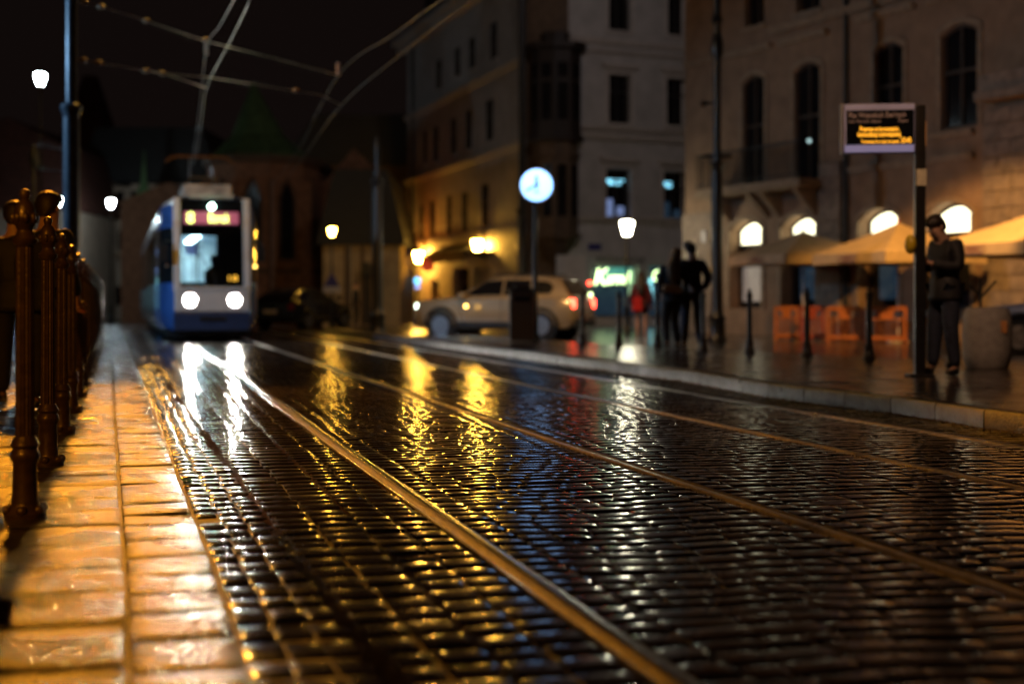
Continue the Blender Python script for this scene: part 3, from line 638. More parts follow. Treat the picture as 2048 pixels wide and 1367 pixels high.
# ------------------------------------------------------------------ lamps
def lantern(name, label, px, py, Y, m, size=.3, group='lit street lanterns', base=0., wall=None, pole=True):
    size *= .7; z = wz(py, Y); X = wx(px, Y); t = thing(name, label, 'street lamp', (X, Y, base), 0, group); h = z - base; s = size
    b = MB(); b.loft([[(r * math.cos(PI / 3 * i + .3), r * math.sin(PI / 3 * i + .3), zz) for i in range(6)] for r, zz in ((s * .28, h - s * .62), (s * .55, h + s * .35), (s * .5, h + s * .5))]); b.build('lamp_glass', m, t)
    b = MB(); b.lathe([(s * .62, h + s * .51), (s * .6, h + s * .56), (s * .3, h + s * .72), (s * .12, h + s * .78), (s * .1, h + s * .9), (.01, h + s)], 12); b.build('lamp_cap', 'ironblk', t, True)
    if pole:
        b = MB(); b.lathe([(.14, 0), (.14, .08), (.1, .14), (.085, .7), (.1, .74), (.05, .82), (.045, 1.6), (.06, 1.63), (.04, 1.66), (.032, h - s * .9), (.06, h - s * .85), (.05, h - s * .75), (s * .3, h - s * .64)], 14); b.build('pole', 'ironblk', t, True)
    elif wall:
        b = MB(); dx, dy = wall; b.tube([(0, 0, h - s * .64), (0, 0, h - s * .9), (dx * .5, dy * .5, h - s * 1.2), (dx, dy, h - s * .5)], .025); b.lathe([(s * .3, h - s * .66), (s * .2, h - s * .63)], 12); b.build('wall_bracket', 'ironblk', t, True)
    return t
lantern('street_lamp', 'pale lit lantern on a slim post in front of the shop sign', 1254, 455, 42, 'warmw_em', .52, base=.004)
lantern('street_lamp', 'round warm lamp on a post before the ochre wall, right of the tram', 664, 463, 50, 'warm_em', .34)
lantern('wall_lantern', 'larger warm lantern on the white building wall, above the entrance awning', 955, 491, 60.6, 'warmwall_em', .6, pole=False, wall=(.7, .3))
lantern('wall_lantern', 'warm lantern at the left end of the white building, near the round red sign', 837, 513, 70.4, 'warmwall_em', .62, pole=False, wall=(.6, .3))
lantern('street_lamp', 'upper of two overlapping far warm lanterns left of the white building', 779, 535, 70, 'warm_em', .42)
lantern('street_lamp', 'lower of two overlapping far warm lanterns left of the white building', 788, 549, 76, 'warm_em', .42)
lantern('street_lamp', 'bright white lamp high up left of the blue-grey mast', 81, 158, 42, 'white_em', .42, base=PZ)
lantern('street_lamp', 'small white lamp seen just left of the blue-grey mast', 116, 403, 60, 'white_em', .40)
lantern('street_lamp', 'small white lamp between the blue-grey mast and the tram', 222, 407, 69, 'white_em', .44)
b = MB(); b.lathe([(.10, .5), (.12, .4), (.12, .1), (.05, 0)], 12, (wx(68, 40), 40, wz(300, 40) - .5)); b.tube([(wx(68, 40), 40, 0), (wx(68, 40), 40, wz(290, 40))], .05)
tag(b.build('street_post', 'mast', None, True), 'pale thin post left of the blue-grey mast', 'post')
# street lamps outside the frame that throw the orange light, plus added fill lights
M['na_em'] = mat('sodium_lamp_bowl', (.9, .6, .2), .3, em=(1, .47, .075), es=1)
M['wl_em'] = mat('white_lamp_bowl', (.9, .9, .9), .3, em=(1, .95, .88), es=1)
def hang_lamp(name, label, x, y, z, col, power, rad=.16, post=None, aim=None, cone=80):
    t = thing(name, label, 'street lamp', (x, y, 0), 0, 'street lamps outside the frame')
    b = MB(); b.lathe([(.32, z + .06), (.3, z + .12), (.14, z + .22), (.05, z + .26), (.01, z + .5)], 18); b.build('lamp_shade', 'ironblk', t, True)
    if post:
        b = MB(); b.tube([(0, 0, z + .4), (post * .5, 0, z + .8), (post, 0, z + .3), (post, 0, 3), (post, 0, 0)], .07); b.build('pole', 'ironblk', t, True)
    L = bpy.data.lights.new('lamp_bulb', 'SPOT' if aim else 'POINT'); L.color = col; L.energy = power; L.shadow_soft_size = rad
    lo = bpy.data.objects.new('lamp_bulb', L); COL.objects.link(lo); lo.parent = t; lo.location = (0, 0, z - .12)
    if aim:
        L.spot_size = R(cone); L.spot_blend = .35
        lo.rotation_euler = (Vector(aim) - Vector((x, y, z - .12))).to_track_quat('-Z', 'Y').to_euler()
    return t
NA = (1, .345, .018)
hang_lamp('hanging_lamp', 'sodium lamp hung over the street above the left pavement', wx(130, 19), 19, 6.3, NA, 5600, .28, aim=(-3.0, 9.5, 0), cone=58)
hang_lamp('hanging_lamp', 'second sodium lamp hung further down the street above the frame', wx(310, 27), 27, 8.6, (1, .5, .08), 800, .28)
hang_lamp('unseen_light', 'added sodium fill light behind the camera on the right side', 9, -3, 8, NA, 90, .2, post=1.5)  # unseen fill lamp added behind the camera for weak overall light
hang_lamp('unseen_light', 'sodium street light above the frame near the cafe umbrellas', 8.2, 25.2, 7.0, (1, .52, .13), 3800, .2, post=2., aim=(9.4, 30, 1.8), cone=54)
hang_lamp('unseen_light', 'added pale fill light above the frame facing the white building', 3.5, 40, 16, (1, .88, .88), 800, .2, aim=(3, 58, 6), cone=75)  # unseen lamp added to brighten the front of the white building
hang_lamp('unseen_light', 'sodium street light behind the camera on the left pavement', -4.5, -3.5, 6, NA, 1800, .2, post=-1., aim=(-3.2, 9, .4), cone=34)
hang_lamp('unseen_light', 'added cold white rim light outside the left edge of the frame', -15, 23, 6.5, (.35, .65, 1), 2500, .2, post=-1.5, aim=(-7.6, 27, 2.6), cone=72)  # unseen lamp made up for the mast's blue rim and the tram side
hang_lamp('unseen_light', 'added dim fill light hung above the frame over the platform', 2.4, 10.5, 6.0, (1, .55, .3), 560, .15, aim=(5.5, 16.8, .9), cone=50)  # unseen lamp added to light the standing person, bin and silver car
hang_lamp('unseen_light', 'added fill light hung above the frame over the far end of the platform', .5, 27, 8.2, (1, .55, .22), 1700, .2, aim=(.2, 35.2, .8), cone=62)  # unseen lamp added to brighten the near side of the beige car
# ------------------------------------------------------------------ facades
def fac_u(O, D, px):
    a = (px - CX) / F; return (a * O[1] - O[0]) / (D[0] - a * D[1])
class Facade:
    def __init__(s, root, O, D, y0=0.):
        s.t = root; s.O = O; s.D = D
    def u(s, px): return fac_u(s.O, s.D, px)
    def z(s, px, py): return wz(py, s.O[1] + s.u(px) * s.D[1])
    def wall(s, L, Ht, ops, m, name='wall', z0=0., u0=0.):
        xs = sorted({u0, L} | {o['x0'] for o in ops} | {o['x1'] for o in ops}); zs = sorted({z0, Ht} | {o['z0'] for o in ops} | {o['z1'] for o in ops})
        b = MB()
        for i in range(len(xs) - 1):
            for j in range(len(zs) - 1):
                xm = (xs[i] + xs[i + 1]) / 2; zm = (zs[j] + zs[j + 1]) / 2
                if any(o['x0'] < xm < o['x1'] and o['z0'] < zm < o['z1'] for o in ops): continue
                b.quad((xs[i], 0, zs[j]), (xs[i + 1], 0, zs[j]), (xs[i + 1], 0, zs[j + 1]), (xs[i], 0, zs[j + 1]))
        for o in ops:
            x0, x1, za, zb, d, ar = o['x0'], o['x1'], o['z0'], o['z1'], o.get('d', .25), o.get('arch', 0)
            b.quad((x0, 0, za), (x0, 0, zb), (x0, d, zb), (x0, d, za)); b.quad((x1, 0, za), (x1, d, za), (x1, d, zb), (x1, 0, zb)); b.quad((x0, 0, za), (x0, d, za), (x1, d, za), (x1, 0, za))
            if ar:
                n = 10; pts = []
                for k in range(n + 1):
                    f = k / n * 2 - 1; pts.append((x0 + (x1 - x0) * k / n, zb - ar * (1 - math.sqrt(max(0, 1 - f * f * .98)))  if False else zb - ar * f * f))
                for k in range(n):
                    (xa, a_), (xb, b_) = pts[k], pts[k + 1]
                    b.quad((xa, 0, a_), (xb, 0, b_), (xb, 0, zb), (xa, 0, zb)); b.quad((xa, 0, a_), (xa, d, a_), (xb, d, b_), (xb, 0, b_))
            else: b.quad((x0, 0, zb), (x1, 0, zb), (x1, d, zb), (x0, d, zb))
        return b.build(name, m, s.t)
    def window(s, o, fm='frame', pm='pane', mull=1, trans=(.62,), name='window', surround=None, sill=None):
        x0, x1, za, zb, d = o['x0'], o['x1'], o['z0'], o['z1'], o.get('d', .25); w = .07; ar = o.get('arch', 0)
        b = MB(); b.box(x0, x0 + w, d - .09, d - .02, za, zb - ar); b.box(x1 - w, x1, d - .09, d - .02, za, zb - ar); b.box(x0 + w, x1 - w, d - .09, d - .02, za, za + w)
        if ar:
            n = 10
            for k in range(n):
                f0 = k / n * 2 - 1; f1 = (k + 1) / n * 2 - 1; xa = x0 + (x1 - x0) * k / n; xb = x0 + (x1 - x0) * (k + 1) / n
                b.prismy([(xa, zb - ar * f0 * f0 - w * 1.1), (xb, zb - ar * f1 * f1 - w * 1.1), (xb, zb - ar * f1 * f1), (xa, zb - ar * f0 * f0)], d - .09, d - .02)
        else: b.box(x0 + w, x1 - w, d - .09, d - .02, zb - w, zb)
        for k in range(mull):
            xm = x0 + (x1 - x0) * (k + 1) / (mull + 1); b.box(xm - .03, xm + .03, d - .085, d - .025, za + w, zb - w * 1.2)
        for tr in trans:
            zm = za + (zb - za) * tr; b.box(x0 + w, x1 - w, d - .082, d - .028, zm - .035, zm + .035)
        fr = b.build(name, fm, s.t)
        b = MB(); b.quad((x0, d - .03, za), (x1, d - .03, za), (x1, d - .03, zb), (x0, d - .03, zb)); b.build('pane', pm, fr)
        if surround:
            g = .13; b = MB(); b.box(x0 - g, x0 - .002, -.05, .02, za, zb - ar + .0); b.box(x1 + .002, x1 + g, -.05, .02, za, zb - ar)
            n = 10
            for k in range(n):
                f0 = k / n * 2 - 1; f1 = (k + 1) / n * 2 - 1; X0 = x0 - g; X1 = x1 + g; xa = X0 + (X1 - X0) * k / n; xb = X0 + (X1 - X0) * (k + 1) / n
                b.prismy([(xa, zb - ar * f0 * f0 + .004), (xb, zb - ar * f1 * f1 + .004), (xb, zb + g - ar * f1 * f1), (xa, zb + g - ar * f0 * f0)], -.05, .02)
            b.build('surround', surround, fr)
        if sill: b = MB(); b.box(x0 - .12, x1 + .12, -.09, .02, za - .12, za - .003); b.build('sill', sill, fr)
        return fr
    def course(s, u0, u1, z, h, d, m, name='string_course'):
        b = MB(); b.box(u0, u1, -d, .01, z, z + h * .55); b.box(u0, u1, -d * 1.5, .01, z + h * .55, z + h); return b.build(name, m, s.t)
    def op(s, px0, px1, py0, py1, **k):
        pm = (px0 + px1) / 2; return dict(x0=s.u(px0), x1=s.u(px1), z0=s.z(pm, py1), z1=s.z(pm, py0), **k)
# ---- right ochre building
O = (5.28, 43.4); D = (.4596, -.8881); rz = math.atan2(D[1], D[0])
RB = thing('building', 'ochre townhouse with arched windows, balcony and lit lunettes behind the cafe umbrellas', 'building', (*O, 0), rz); fr = Facade(RB, O, D)
LR = 24.
ar = .22
ops_d = [fr.op(1487, 1530, 150, 375, arch=.22, d=.14), fr.op(1590, 1642, 125, 378, arch=.22, d=.14), fr.op(1750, 1808, 85, 287, arch=.22, d=.14), fr.op(1884, 1957, 48, 255, arch=.22, d=.14)]
zfl = ops_d[0]['z0']; ops_d[1]['z0'] = zfl
zsill = ops_d[3]['z0']; ops_d[2]['z0'] = zsill
ops_t = [dict(x0=o['x0'] + .05, x1=o['x1'] - .05, z0=8.75, z1=10.6, d=.25) for o in ops_d]
ops_l = []
for a, b_ in ((1460, 1524), (1563, 1632), (1718, 1797), (1852, 1943)): ops_l.append(dict(x0=fr.u(a), x1=fr.u(b_), z0=.75, z1=3.28, arch=.3, d=.42))
extra = [dict(x0=o['x0'] + 5.4, x1=o['x1'] + 5.4, z0=o['z0'], z1=o['z1'], d=.3, arch=.22) for o in ops_d[2:]]
fr.wall(LR, 12.5, ops_d + ops_t + ops_l + extra, 'wallR')
for i, o in enumerate(ops_d + extra):
    w_ = fr.window(o, 'frame', 'pane', 1, (.55,), surround='trimR')
    b = MB(); x0_, x1_ = o['x0'] + .09, o['x1'] - .09; b.box(x0_, x0_ + (x1_ - x0_) * .22, o['d'] - .028, o['d'] - .022, o['z0'] + .1, o['z1'] - .3); b.build('curtain', 'frame', w_)
for o in ops_t: fr.window(o, 'frame', 'pane', 1, (.6,), sill='trimR')
for i, o in enumerate(ops_l):
    w = fr.window(o, 'frame', 'pane', 0, (), surround='trimR')
    d = o['d']; b = MB(); n = 10; pts = [(o['x0'] + .1, 2.60), (o['x1'] - .02, 2.60)]
    for k in range(n, -1, -1):
        x = o['x0'] + .1 + (o['x1'] - .02 - o['x0'] - .1) * k / n; f = (x - o['x0']) / (o['x1'] - o['x0']) * 2 - 1; pts.append((x, 3.19 - .3 * f * f))
    b.prismy(pts, d - .075, d - .05); b.build('lunette', 'lunette', w)
    b = MB(); b.box(o['x0'] + .07, o['x1'] - .07, d - .12, d - .02, 2.52, 2.6); b.build('transom', 'frame', w)
    if i == 0: b = MB(); b.box(o['x0'] + .12, o['x1'] - .12, d - .055, d - .035, .95, 1.95); b.build('blind', 'blind', w)
    if i in (1, 2): b = MB(); b.box(o['x0'] + .35, o['x1'] - .3, d - .055, d - .035, 1.0, 1.9); b.build('lit_interior', 'shopdim', w)
b = MB(); b.box(0.01, LR, .5, 11, 0, 12.5); b.build('core', 'wallR', RB)
b = MB(); b.prismy([(-.4, 12.4), (LR, 12.4), (LR, 12.9), (-.4, 12.9)], -.6, 11); b.prismy([(0, 12.9), (LR, 12.9), (LR - 2, 15), (1, 15)], .2, 10); b.build('roof', 'redroof', RB)
b = MB(); b.quad((0, 0, 0), (0, .6, 0), (0, .6, 12.5), (0, 0, 12.5)); b.build('side_wall', 'wallR', RB)
fr.course(fr.u(1372), fr.u(1480), 8.05, .14, .08, 'trimR')
for a, b_, py in ((1462, 1546, 108), (1565, 1658, 82)):
    fr.course(fr.u(a), fr.u(b_), fr.z((a + b_) / 2, py), .16, .13, 'trimR', 'hood_mould')
fr.course(fr.u(1716), fr.u(1832), 8.05, .16, .13, 'trimR', 'hood_mould'); fr.course(fr.u(1858), fr.u(1990), 8.05, .16, .13, 'trimR', 'hood_mould')
fr.course(fr.u(1702), fr.u(1950), fr.z(1800, 336), .16, .1, 'trimR'); fr.course(fr.u(1702), fr.u(1950), zsill - .22, .14, .1, 'trimR', 'sill_course')
fr.course(fr.u(1545), LR, 8.35, .18, .15, 'trimR', 'cornice')
# stone piers: rows of blocks
def pier(u0, u1, z0, z1, d, m='stoneR'):
    b = MB(); z = z0; k = 0
    while z < z1 - .02:
        h = min(.38, z1 - z); xs = [u0, (u0 + u1) / 2 + (.18 if k % 2 else -.18), u1] if u1 - u0 > .8 else [u0, u1]
        for i in range(len(xs) - 1): b.box(xs[i] + .008, xs[i + 1] - .008, -d - random.uniform(0, .012), .02, z + .008, z + h - .008)
        z += h; k += 1
    b.build('stone_pier', m, RB, False, .012)
pier(0.02, fr.u(1432), 0.02, 3.6, .12); pier(fr.u(1645), fr.u(1688), 0.02, 4.6, .14); pier(fr.u(1972), fr.u(2060), .02, 5.3, .12)
b = MB(); b.tube([(fr.u(1697), -.1, .2), (fr.u(1697), -.1, 12)], .06, 10); b.build('drainpipe', 'framed', RB, True)
# balcony
u0, u1 = fr.u(1442), fr.u(1652)
b = MB(); b.box(u0, u1, -.9, -.003, zfl - .16, zfl); b.box(u0 - .05, u1 + .05, -.95, -.003, zfl - .22, zfl - .161); bal = b.build('balcony', 'trimR', RB)
b = MB()
for uu in (u0 + .35, (u0 + u1) / 2 - .2, (u0 + u1) / 2 + .35, u1 - .5): b = MB(); b.add([(uu, -.8, zfl - .22), (uu + .18, -.8, zfl - .22), (uu + .18, 0, zfl - .22), (uu, 0, zfl - .22), (uu, -.1, zfl - .9), (uu + .18, -.1, zfl - .9), (uu + .18, 0, zfl - .9), (uu, 0, zfl - .9)], [(0, 1, 2, 3), (4, 7, 6, 5), (0, 4, 5, 1), (1, 5, 6, 2), (2, 6, 7, 3), (3, 7, 4, 0)]); b.build('corbel', 'trimR', bal)
b = MB(); b.box(u0, u1, -.9, -.86, zfl + .95, zfl + 1.0); b.box(u0, u1, -.89, -.87, zfl + .1, zfl + .13)
uu = u0
while uu < u1: b.box(uu, uu + .018, -.89, -.87, zfl, zfl + .95); uu += .115
for yy in np.arange(-.8, -.02, .12): b.box(u0, u0 + .018, yy, yy + .018, zfl, zfl + .95)
b.box(u0, u0 + .04, -.9, 0, zfl + .95, zfl + 1.0); b.build('balcony_railing', 'ironblk', bal)
# second balcony slab above the right pier
z2 = fr.z(2000, 205); b = MB(); b.box(fr.u(1985), fr.u(2140), -.6, -.003, z2, z2 + .2); b.box(fr.u(1988), fr.u(2140), -.5, -.003, z2 + .201, z2 + .6); b.build('balcony', 'stoneR', RB)
b = MB(); b.ball((fr.u(1639), -.35, fr.z(1639, 283)), .05, 10, 7); b.build('door_lamp', mat('small_cool_lamp', (.5, .6, .6), .3, em=(.6, .9, .9), es=1.2), RB, True)
# notice boards and red marks at the left corner
b = MB(); b.box(.25, .8, -.15, -.125, 1.6, 2.5); b.build('notice_board', 'notice', RB)
b = MB(); b.box(1.15, 1.35, -.2, -.14, 2.7, 3.05); b.build('wall_plaque', 'signwhite', RB)
# ---- white corner building
CW = thing('building', 'large grey-white corner building with rows of narrow windows and a dark oak oriel', 'building', (0, 0, 0), 0)
def sub(O, D):   # facade frame: an intermediate transform baked into the mesh builder
    class FF(Facade): pass
    f = FF(CW, O, D); f.T = Matrix.Translation((*O, 0)) @ Matrix.Rotation(math.atan2(D[1], D[0]), 4, 'Z'); return f
_ob = MB.build; CUR = [None]
def _build(s, name, m, parent=None, smooth=False, bevel=0):
    if CUR[0] is not None: s.v = [tuple(CUR[0] @ Vector(p)) for p in s.v]
    return _ob(s, name, m, parent, smooth, bevel)
MB.build = _build
HW = 14.6
OL = (-5.49, 74.7); DL = (.3056, -.9522); fl = sub(OL, DL); CUR[0] = fl.T; LL = 19.75
opsL = []
for a in [(980, 994, 45, 120), (938, 950, 75, 140), (909, 920, 95, 155), (872, 882, 120, 180), (972, 986, 200, 283), (931, 943, 220, 300), (901, 912, 236, 310), (866, 876, 253, 325), (846, 854, 262, 330),
          (963, 977, 367, 455), (923, 935, 383, 465), (893, 903, 390, 470), (860, 870, 403, 475), (838, 847, 412, 480)]:
    opsL.append(fl.op(*a, d=.1))
ent = [fl.op(862, 878, 560, 640, d=.4), fl.op(905, 938, 535, 648, d=.5), fl.op(945, 978, 535, 652, d=.5)]
for e in ent: e['z0'] = .02
fl.wall(LL, HW, opsL + ent, 'wallW')
for o in opsL: fl.window(o, 'framed', 'pane', 1, (.6,), sill='trimW')
for o in ent: fl.window(o, 'frame', 'pane', 1, (.75,), 'entrance_door')
for py, px in ((478, 1000), (310, 1000), (150, 1000)):
    z = fl.z(px, py); fl.course(0, LL, z, .25, .14, 'trimW')
fl.course(0, LL, 3.75, .2, .14, 'trimW'); fl.course(-.3, LL + .2, HW - .6, .6, .5, 'trimW', 'cornice')
b = MB(); b.box(.02, LL, .55, 9, 0, HW); b.build('core', 'wallW', CW)
b = MB(); b.box(fl.u(896), fl.u(988), -1.3, -.003, 3.0, 3.12); b.add([(fl.u(896), -1.3, 3.13), (fl.u(988), -1.3, 3.13), (fl.u(988), -.05, 3.6), (fl.u(896), -.05, 3.6)], [(0, 1, 2, 3)]); b.box(fl.u(896), fl.u(988), -1.32, -1.28, 2.7, 3.12); b.build('awning', 'black', CW)
b = MB(); b.tube([(fl.u(829), -.1, .2), (fl.u(829), -.1, HW - .5)], .07, 8); b.build('drainpipe', 'framed', CW, True)
b = MB(); b.box(.2, LL - .3, .3, 8, HW + .001, HW + .4); b.prismy([(.3, HW + .4), (LL - .4, HW + .4), (LL - 2, HW + 2.8), (2, HW + 2.8)], .6, 8); b.build('roof', 'darkroof', CW)
OR = (2.2, 55.4); DR = (.903, .4297); fw = sub(OR, DR); CUR[0] = fw.T; LW = 6.5
opsW = [fw.op(1217, 1262, -110, 62, d=.3), fw.op(1217, 1262, 150, 247, d=.3), fw.op(1212, 1262, 338, 440, d=.3), fw.op(1335, 1379, -100, 72, d=.3), fw.op(1333, 1379, 158, 252, d=.3), fw.op(1327, 1375, 343, 447, d=.3)]
shop = [fw.op(1187, 1277, 530, 645, d=.35), fw.op(1298, 1345, 530, 645, d=.35)]
for s_ in shop: s_['z0'] = .35
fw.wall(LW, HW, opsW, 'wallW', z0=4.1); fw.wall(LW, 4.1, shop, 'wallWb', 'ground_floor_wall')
for i, o in enumerate(opsW):
    w = fw.window(o, 'framed', 'pane', 1, (.66,), sill='trimW', surround='trimW')
    xa, xb, za, zb = o['x0'] + .09, o['x1'] - .09, o['z0'], o['z1']; hh = zb - za; d = o['d']
    if i in (2, 5):
        g = .5 if i == 5 else 1
        b = MB()
        for (fx, fz, ww, h2) in ((.05, .78, .9, .025), (.2, .70, .55, .05), (.1, .74, .25, .04)): b.box(xa + (xb - xa) * fx, xa + (xb - xa) * min(1, fx + ww * g), d - .036, d - .031, za + hh * fz, za + hh * (fz + h2))
        b.build('room_lamp', 'cyan', w)
        b = MB(); b.box(xa + .02, xa + (xb - xa) * .38, d - .037, d - .031, za + hh * .08, za + hh * .42); b.box(xa + (xb - xa) * .56, xb - .08, d - .037, d - .031, za + hh * .1, za + hh * .28); b.build('lit_interior', 'paleblue' if i == 2 else 'shopdim', w)
w = fw.window(shop[0], 'framed', 'shopdim', 0, (.62,), 'shop_window')
s_ = shop[0]; d = s_['d']; zt = s_['z0'] + (s_['z1'] - s_['z0']) * .66
b = MB(); b.box(s_['x0'] + .65, s_['x1'] - .1, d - .05, d - .035, zt, s_['z1'] - .08); b.build('sign_board', 'shopglow', w)
b = MB(); b.M = CUR[0].inverted() @ CUR[0]; b.box(s_['x1'] - .28, s_['x1'] - .08, d - .07, d - .055, zt - .5, s_['z1'] - .15); b.build('lit_edge', mat('shop_edge_glow', (.5, .7, .5), .4, em=(.5, .9, .55), es=.5), w)
w2 = fw.window(shop[1], 'framed', 'shopdim', 0, (.62,), 'shop_window')
s2 = shop[1]; b = MB(); b.box(s2['x0'] + .1, s2['x0'] + .35, d - .05, d - .035, 1.0, 1.9); b.build('lit_interior', 'teal', w2)
b = MB(); b.box(s2['x0'] + .08, s2['x1'] - .1, d - .05, d - .035, 2.35, 2.75); b.build('sign_board', 'shopglow', w2)
TT = CUR[0]
def on_facade(name, body, size, m, par, x, y, z, width, shear=0):
    o = textmesh(name, body, size, m, par, (0, 0, 0), (0, 0, 0), .012, width=width, shear=shear)
    MM = TT @ Matrix.Translation((x, y, z)) @ Matrix.Rotation(R(90), 4, 'X'); o.data.transform(MM); return o
on_facade('neon_initial', 'K', .95, 'neon', w, s_['x0'] - .05, -.05, 1.62, .62, .25)
on_facade('neon_lettering', 'armel', .72, 'neon', w, s_['x0'] + .56, -.05, 1.66, 1.05, .2)
on_facade('neon_lettering', 'C', .6, 'neon', w2, s2['x0'] + .12, -.05, 1.8, .3, .1)
on_facade('frieze_lettering', 'RESTAURACJA', .3, M and 'framed', CW, fw.u(1192), -.02, fw.z(1240, 524), 2.2)
b = MB(); b.box(fw.u(1176), fw.u(1202), -.04, -.005, fw.z(1185, 500), fw.z(1185, 487)); b.build('street_name_plate', 'signblue', CW)
for z, h in ((4.1, .22), (7.35, .2), (7.7, .14), (11.1, .2), (10.75, .12)): fw.course(0, LW, z, h, .12, 'trimW')
for o in opsW[1:3] + opsW[4:]:
    b = MB(); b.box(o['x0'] - .3, o['x1'] + .3, -.2, -.003, o['z1'] + .32, o['z1'] + .42); b.box(o['x0'] - .22, o['x1'] + .22, -.14, -.003, o['z1'] + .22, o['z1'] + .319); b.build('lintel_hood', 'trimW', CW)
b = MB(); b.box(.05, LW, .5, 9, 0, HW); b.build('core', 'wallW', CW)
fw.course(0, LW, HW - .6, .6, .5, 'trimW', 'cornice')
CUR[0] = None
# canted corner wall and oriel
b = MB(); b.prism([(.55, 56.0), (2.2, 55.4), (2.9, 56.5), (1.2, 57.5)], 0, HW); b.build('corner_wall', 'brown', CW)
def octo(cx, cy, r, a0=PI, a1=2 * PI, n=5): return [(cx + r * math.cos(a0 + (a1 - a0) * i / n), cy + r * math.sin(a0 + (a1 - a0) * i / n)) for i in range(n + 1)]
ocx, ocy = wx(1112, 55.6), 55.6
def zo(py): return wz(py, 54.8)
b = MB(); b.prism(octo(ocx, ocy, 1.0, PI * 1.04, PI * 2.12), zo(268), zo(96)); orl = b.build('oriel', 'oriel', CW)
for rr_, pa_, pb_, nm_ in ((1.22, 96, 84, 'oriel_cornice'), (1.1, 280, 268, 'oriel_base'), (.6, 84, 60, 'oriel_cap')):
    b = MB(); b.prism(octo(ocx, ocy, rr_, PI * 1.04, PI * 2.12), zo(pa_), zo(pb_)); b.build(nm_, 'oriel', orl)
pts = octo(ocx, ocy, 1.005, PI * 1.04, PI * 2.12)
for i in range(5):
    (xa, ya), (xb, yb) = pts[i], pts[i + 1]; dx, dy = xb - xa, yb - ya; l = math.hypot(dx, dy); nx, ny = dy / l, -dx / l
    q = lambda f, off: (xa + dx * f + nx * off, ya + dy * f + ny * off)
    b = MB(); z0_, z1_ = zo(240), zo(165); b.add([(*q(.2, .01), z0_), (*q(.8, .01), z0_), (*q(.8, .01), z1_), (*q(.2, .01), z1_)], [(0, 1, 2, 3)]); 
    b.add([(*q(.2, .01), zo(155)), (*q(.8, .01), zo(155)), (*q(.8, .01), zo(125)), (*q(.2, .01), zo(125))], [(0, 1, 2, 3)]); b.build('pane', 'pane', orl)
b = MB(); b.prism(octo(ocx, ocy, .9, PI * 1.04, PI * 2.12), zo(470), zo(280)); lb = b.build('lower_bay', 'brown', CW)
rings = []
for r, py in ((.9, 470), (.7, 492), (.4, 512), (.15, 528)): rings.append([(x, y, zo(py)) for x, y in octo(ocx, ocy, r, PI * 1.04, PI * 2.12)])
b = MB(); b.loft(rings); b.build('bay_corbel', 'brown', CW)
for rr_, pa_, pb_ in ((1.0, 475, 466), (.98, 312, 305)):
    b = MB(); b.prism(octo(ocx, ocy, rr_, PI * 1.04, PI * 2.12), zo(pa_), zo(pb_)); b.build('bay_moulding', 'brown', lb)
pts = octo(ocx, ocy, .905, PI * 1.04, PI * 2.12)
for i in range(5):
    (xa, ya), (xb, yb) = pts[i], pts[i + 1]; dx, dy = xb - xa, yb - ya; l = math.hypot(dx, dy); nx, ny = dy / l, -dx / l
    q = lambda f, off: (xa + dx * f + nx * off, ya + dy * f + ny * off)
    b = MB(); b.add([(*q(.2, .01), zo(432)), (*q(.8, .01), zo(432)), (*q(.8, .01), zo(328)), (*q(.2, .01), zo(328))], [(0, 1, 2, 3)]); b.build('window', 'pane', lb)
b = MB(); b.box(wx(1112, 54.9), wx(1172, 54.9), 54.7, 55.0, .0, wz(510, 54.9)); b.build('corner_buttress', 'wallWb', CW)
b = MB(); b.tube([(wx(1047, 55.7), 55.7, .2), (wx(1047, 55.7), 55.7, HW)], .09, 10); b.build('drainpipe', 'framed', CW, True)
# ------------------------------------------------------------------ background left: church and houses
ch = thing('church', 'dark brick church apse with a green pointed copper roof behind the tram', 'church', (wx(525, 64), 64, 0), 0)
r = 2.5; hA = wz(325, 62)
b = MB(); b.prism(octo(0, 0, r, PI * 1., PI * 2., 5) + [(r + 2.3, .2), (r + 2.3, 12), (-r - 1, 12), (-r, 0)][0:0] + [(r, 10), (-r, 10)], 0, hA); b.build('apse_wall', 'church', ch)
b = MB(); b.prism(octo(0, 0, r + .2, PI, 2 * PI, 5) + [(r + .2, 10), (-r - .2, 10)], hA, hA + .3); b.prism(octo(0, 0, r + .06, PI, 2 * PI, 5) + [(r + .06, 10), (-r - .06, 10)], 2.2, 2.4); b.build('cornice', 'brown', ch)
pts = octo(0, 0, r, PI, 2 * PI, 5)
for i in range(5):
    (xa, ya), (xb, yb) = pts[i], pts[i + 1]; dx, dy = xb - xa, yb - ya; l = math.hypot(dx, dy); nx, ny = dy / l, -dx / l
    q = lambda f, off: (xa + dx * f + nx * off, ya + dy * f + ny * off)
    b = MB(); P_ = [(.3, 2.8), (.7, 2.8), (.7, 5.4), (.6, 5.9), (.5, 6.2), (.4, 5.9), (.3, 5.4)]
    b.add([(*q(f, .012), z) for f, z in P_], [tuple(range(7))]); wn = b.build('lancet_window', 'pane', ch)
    b = MB(); PP = [(.26, 2.75), (.26, 5.4), (.37, 5.98), (.5, 6.35), (.63, 5.98), (.74, 5.4), (.74, 2.75)]
    b.tube([(*q(f, .05), z) for f, z in PP], .07, 6); b.build('moulding', 'brown', wn, True)
    b = MB(); T = [(*q(-.06, .0),), (*q(.06, 0),), (*q(.06, .45),), (*q(-.06, .45),)]; b.prism(T, 0, hA - .8); b.build('buttress', 'church', ch)
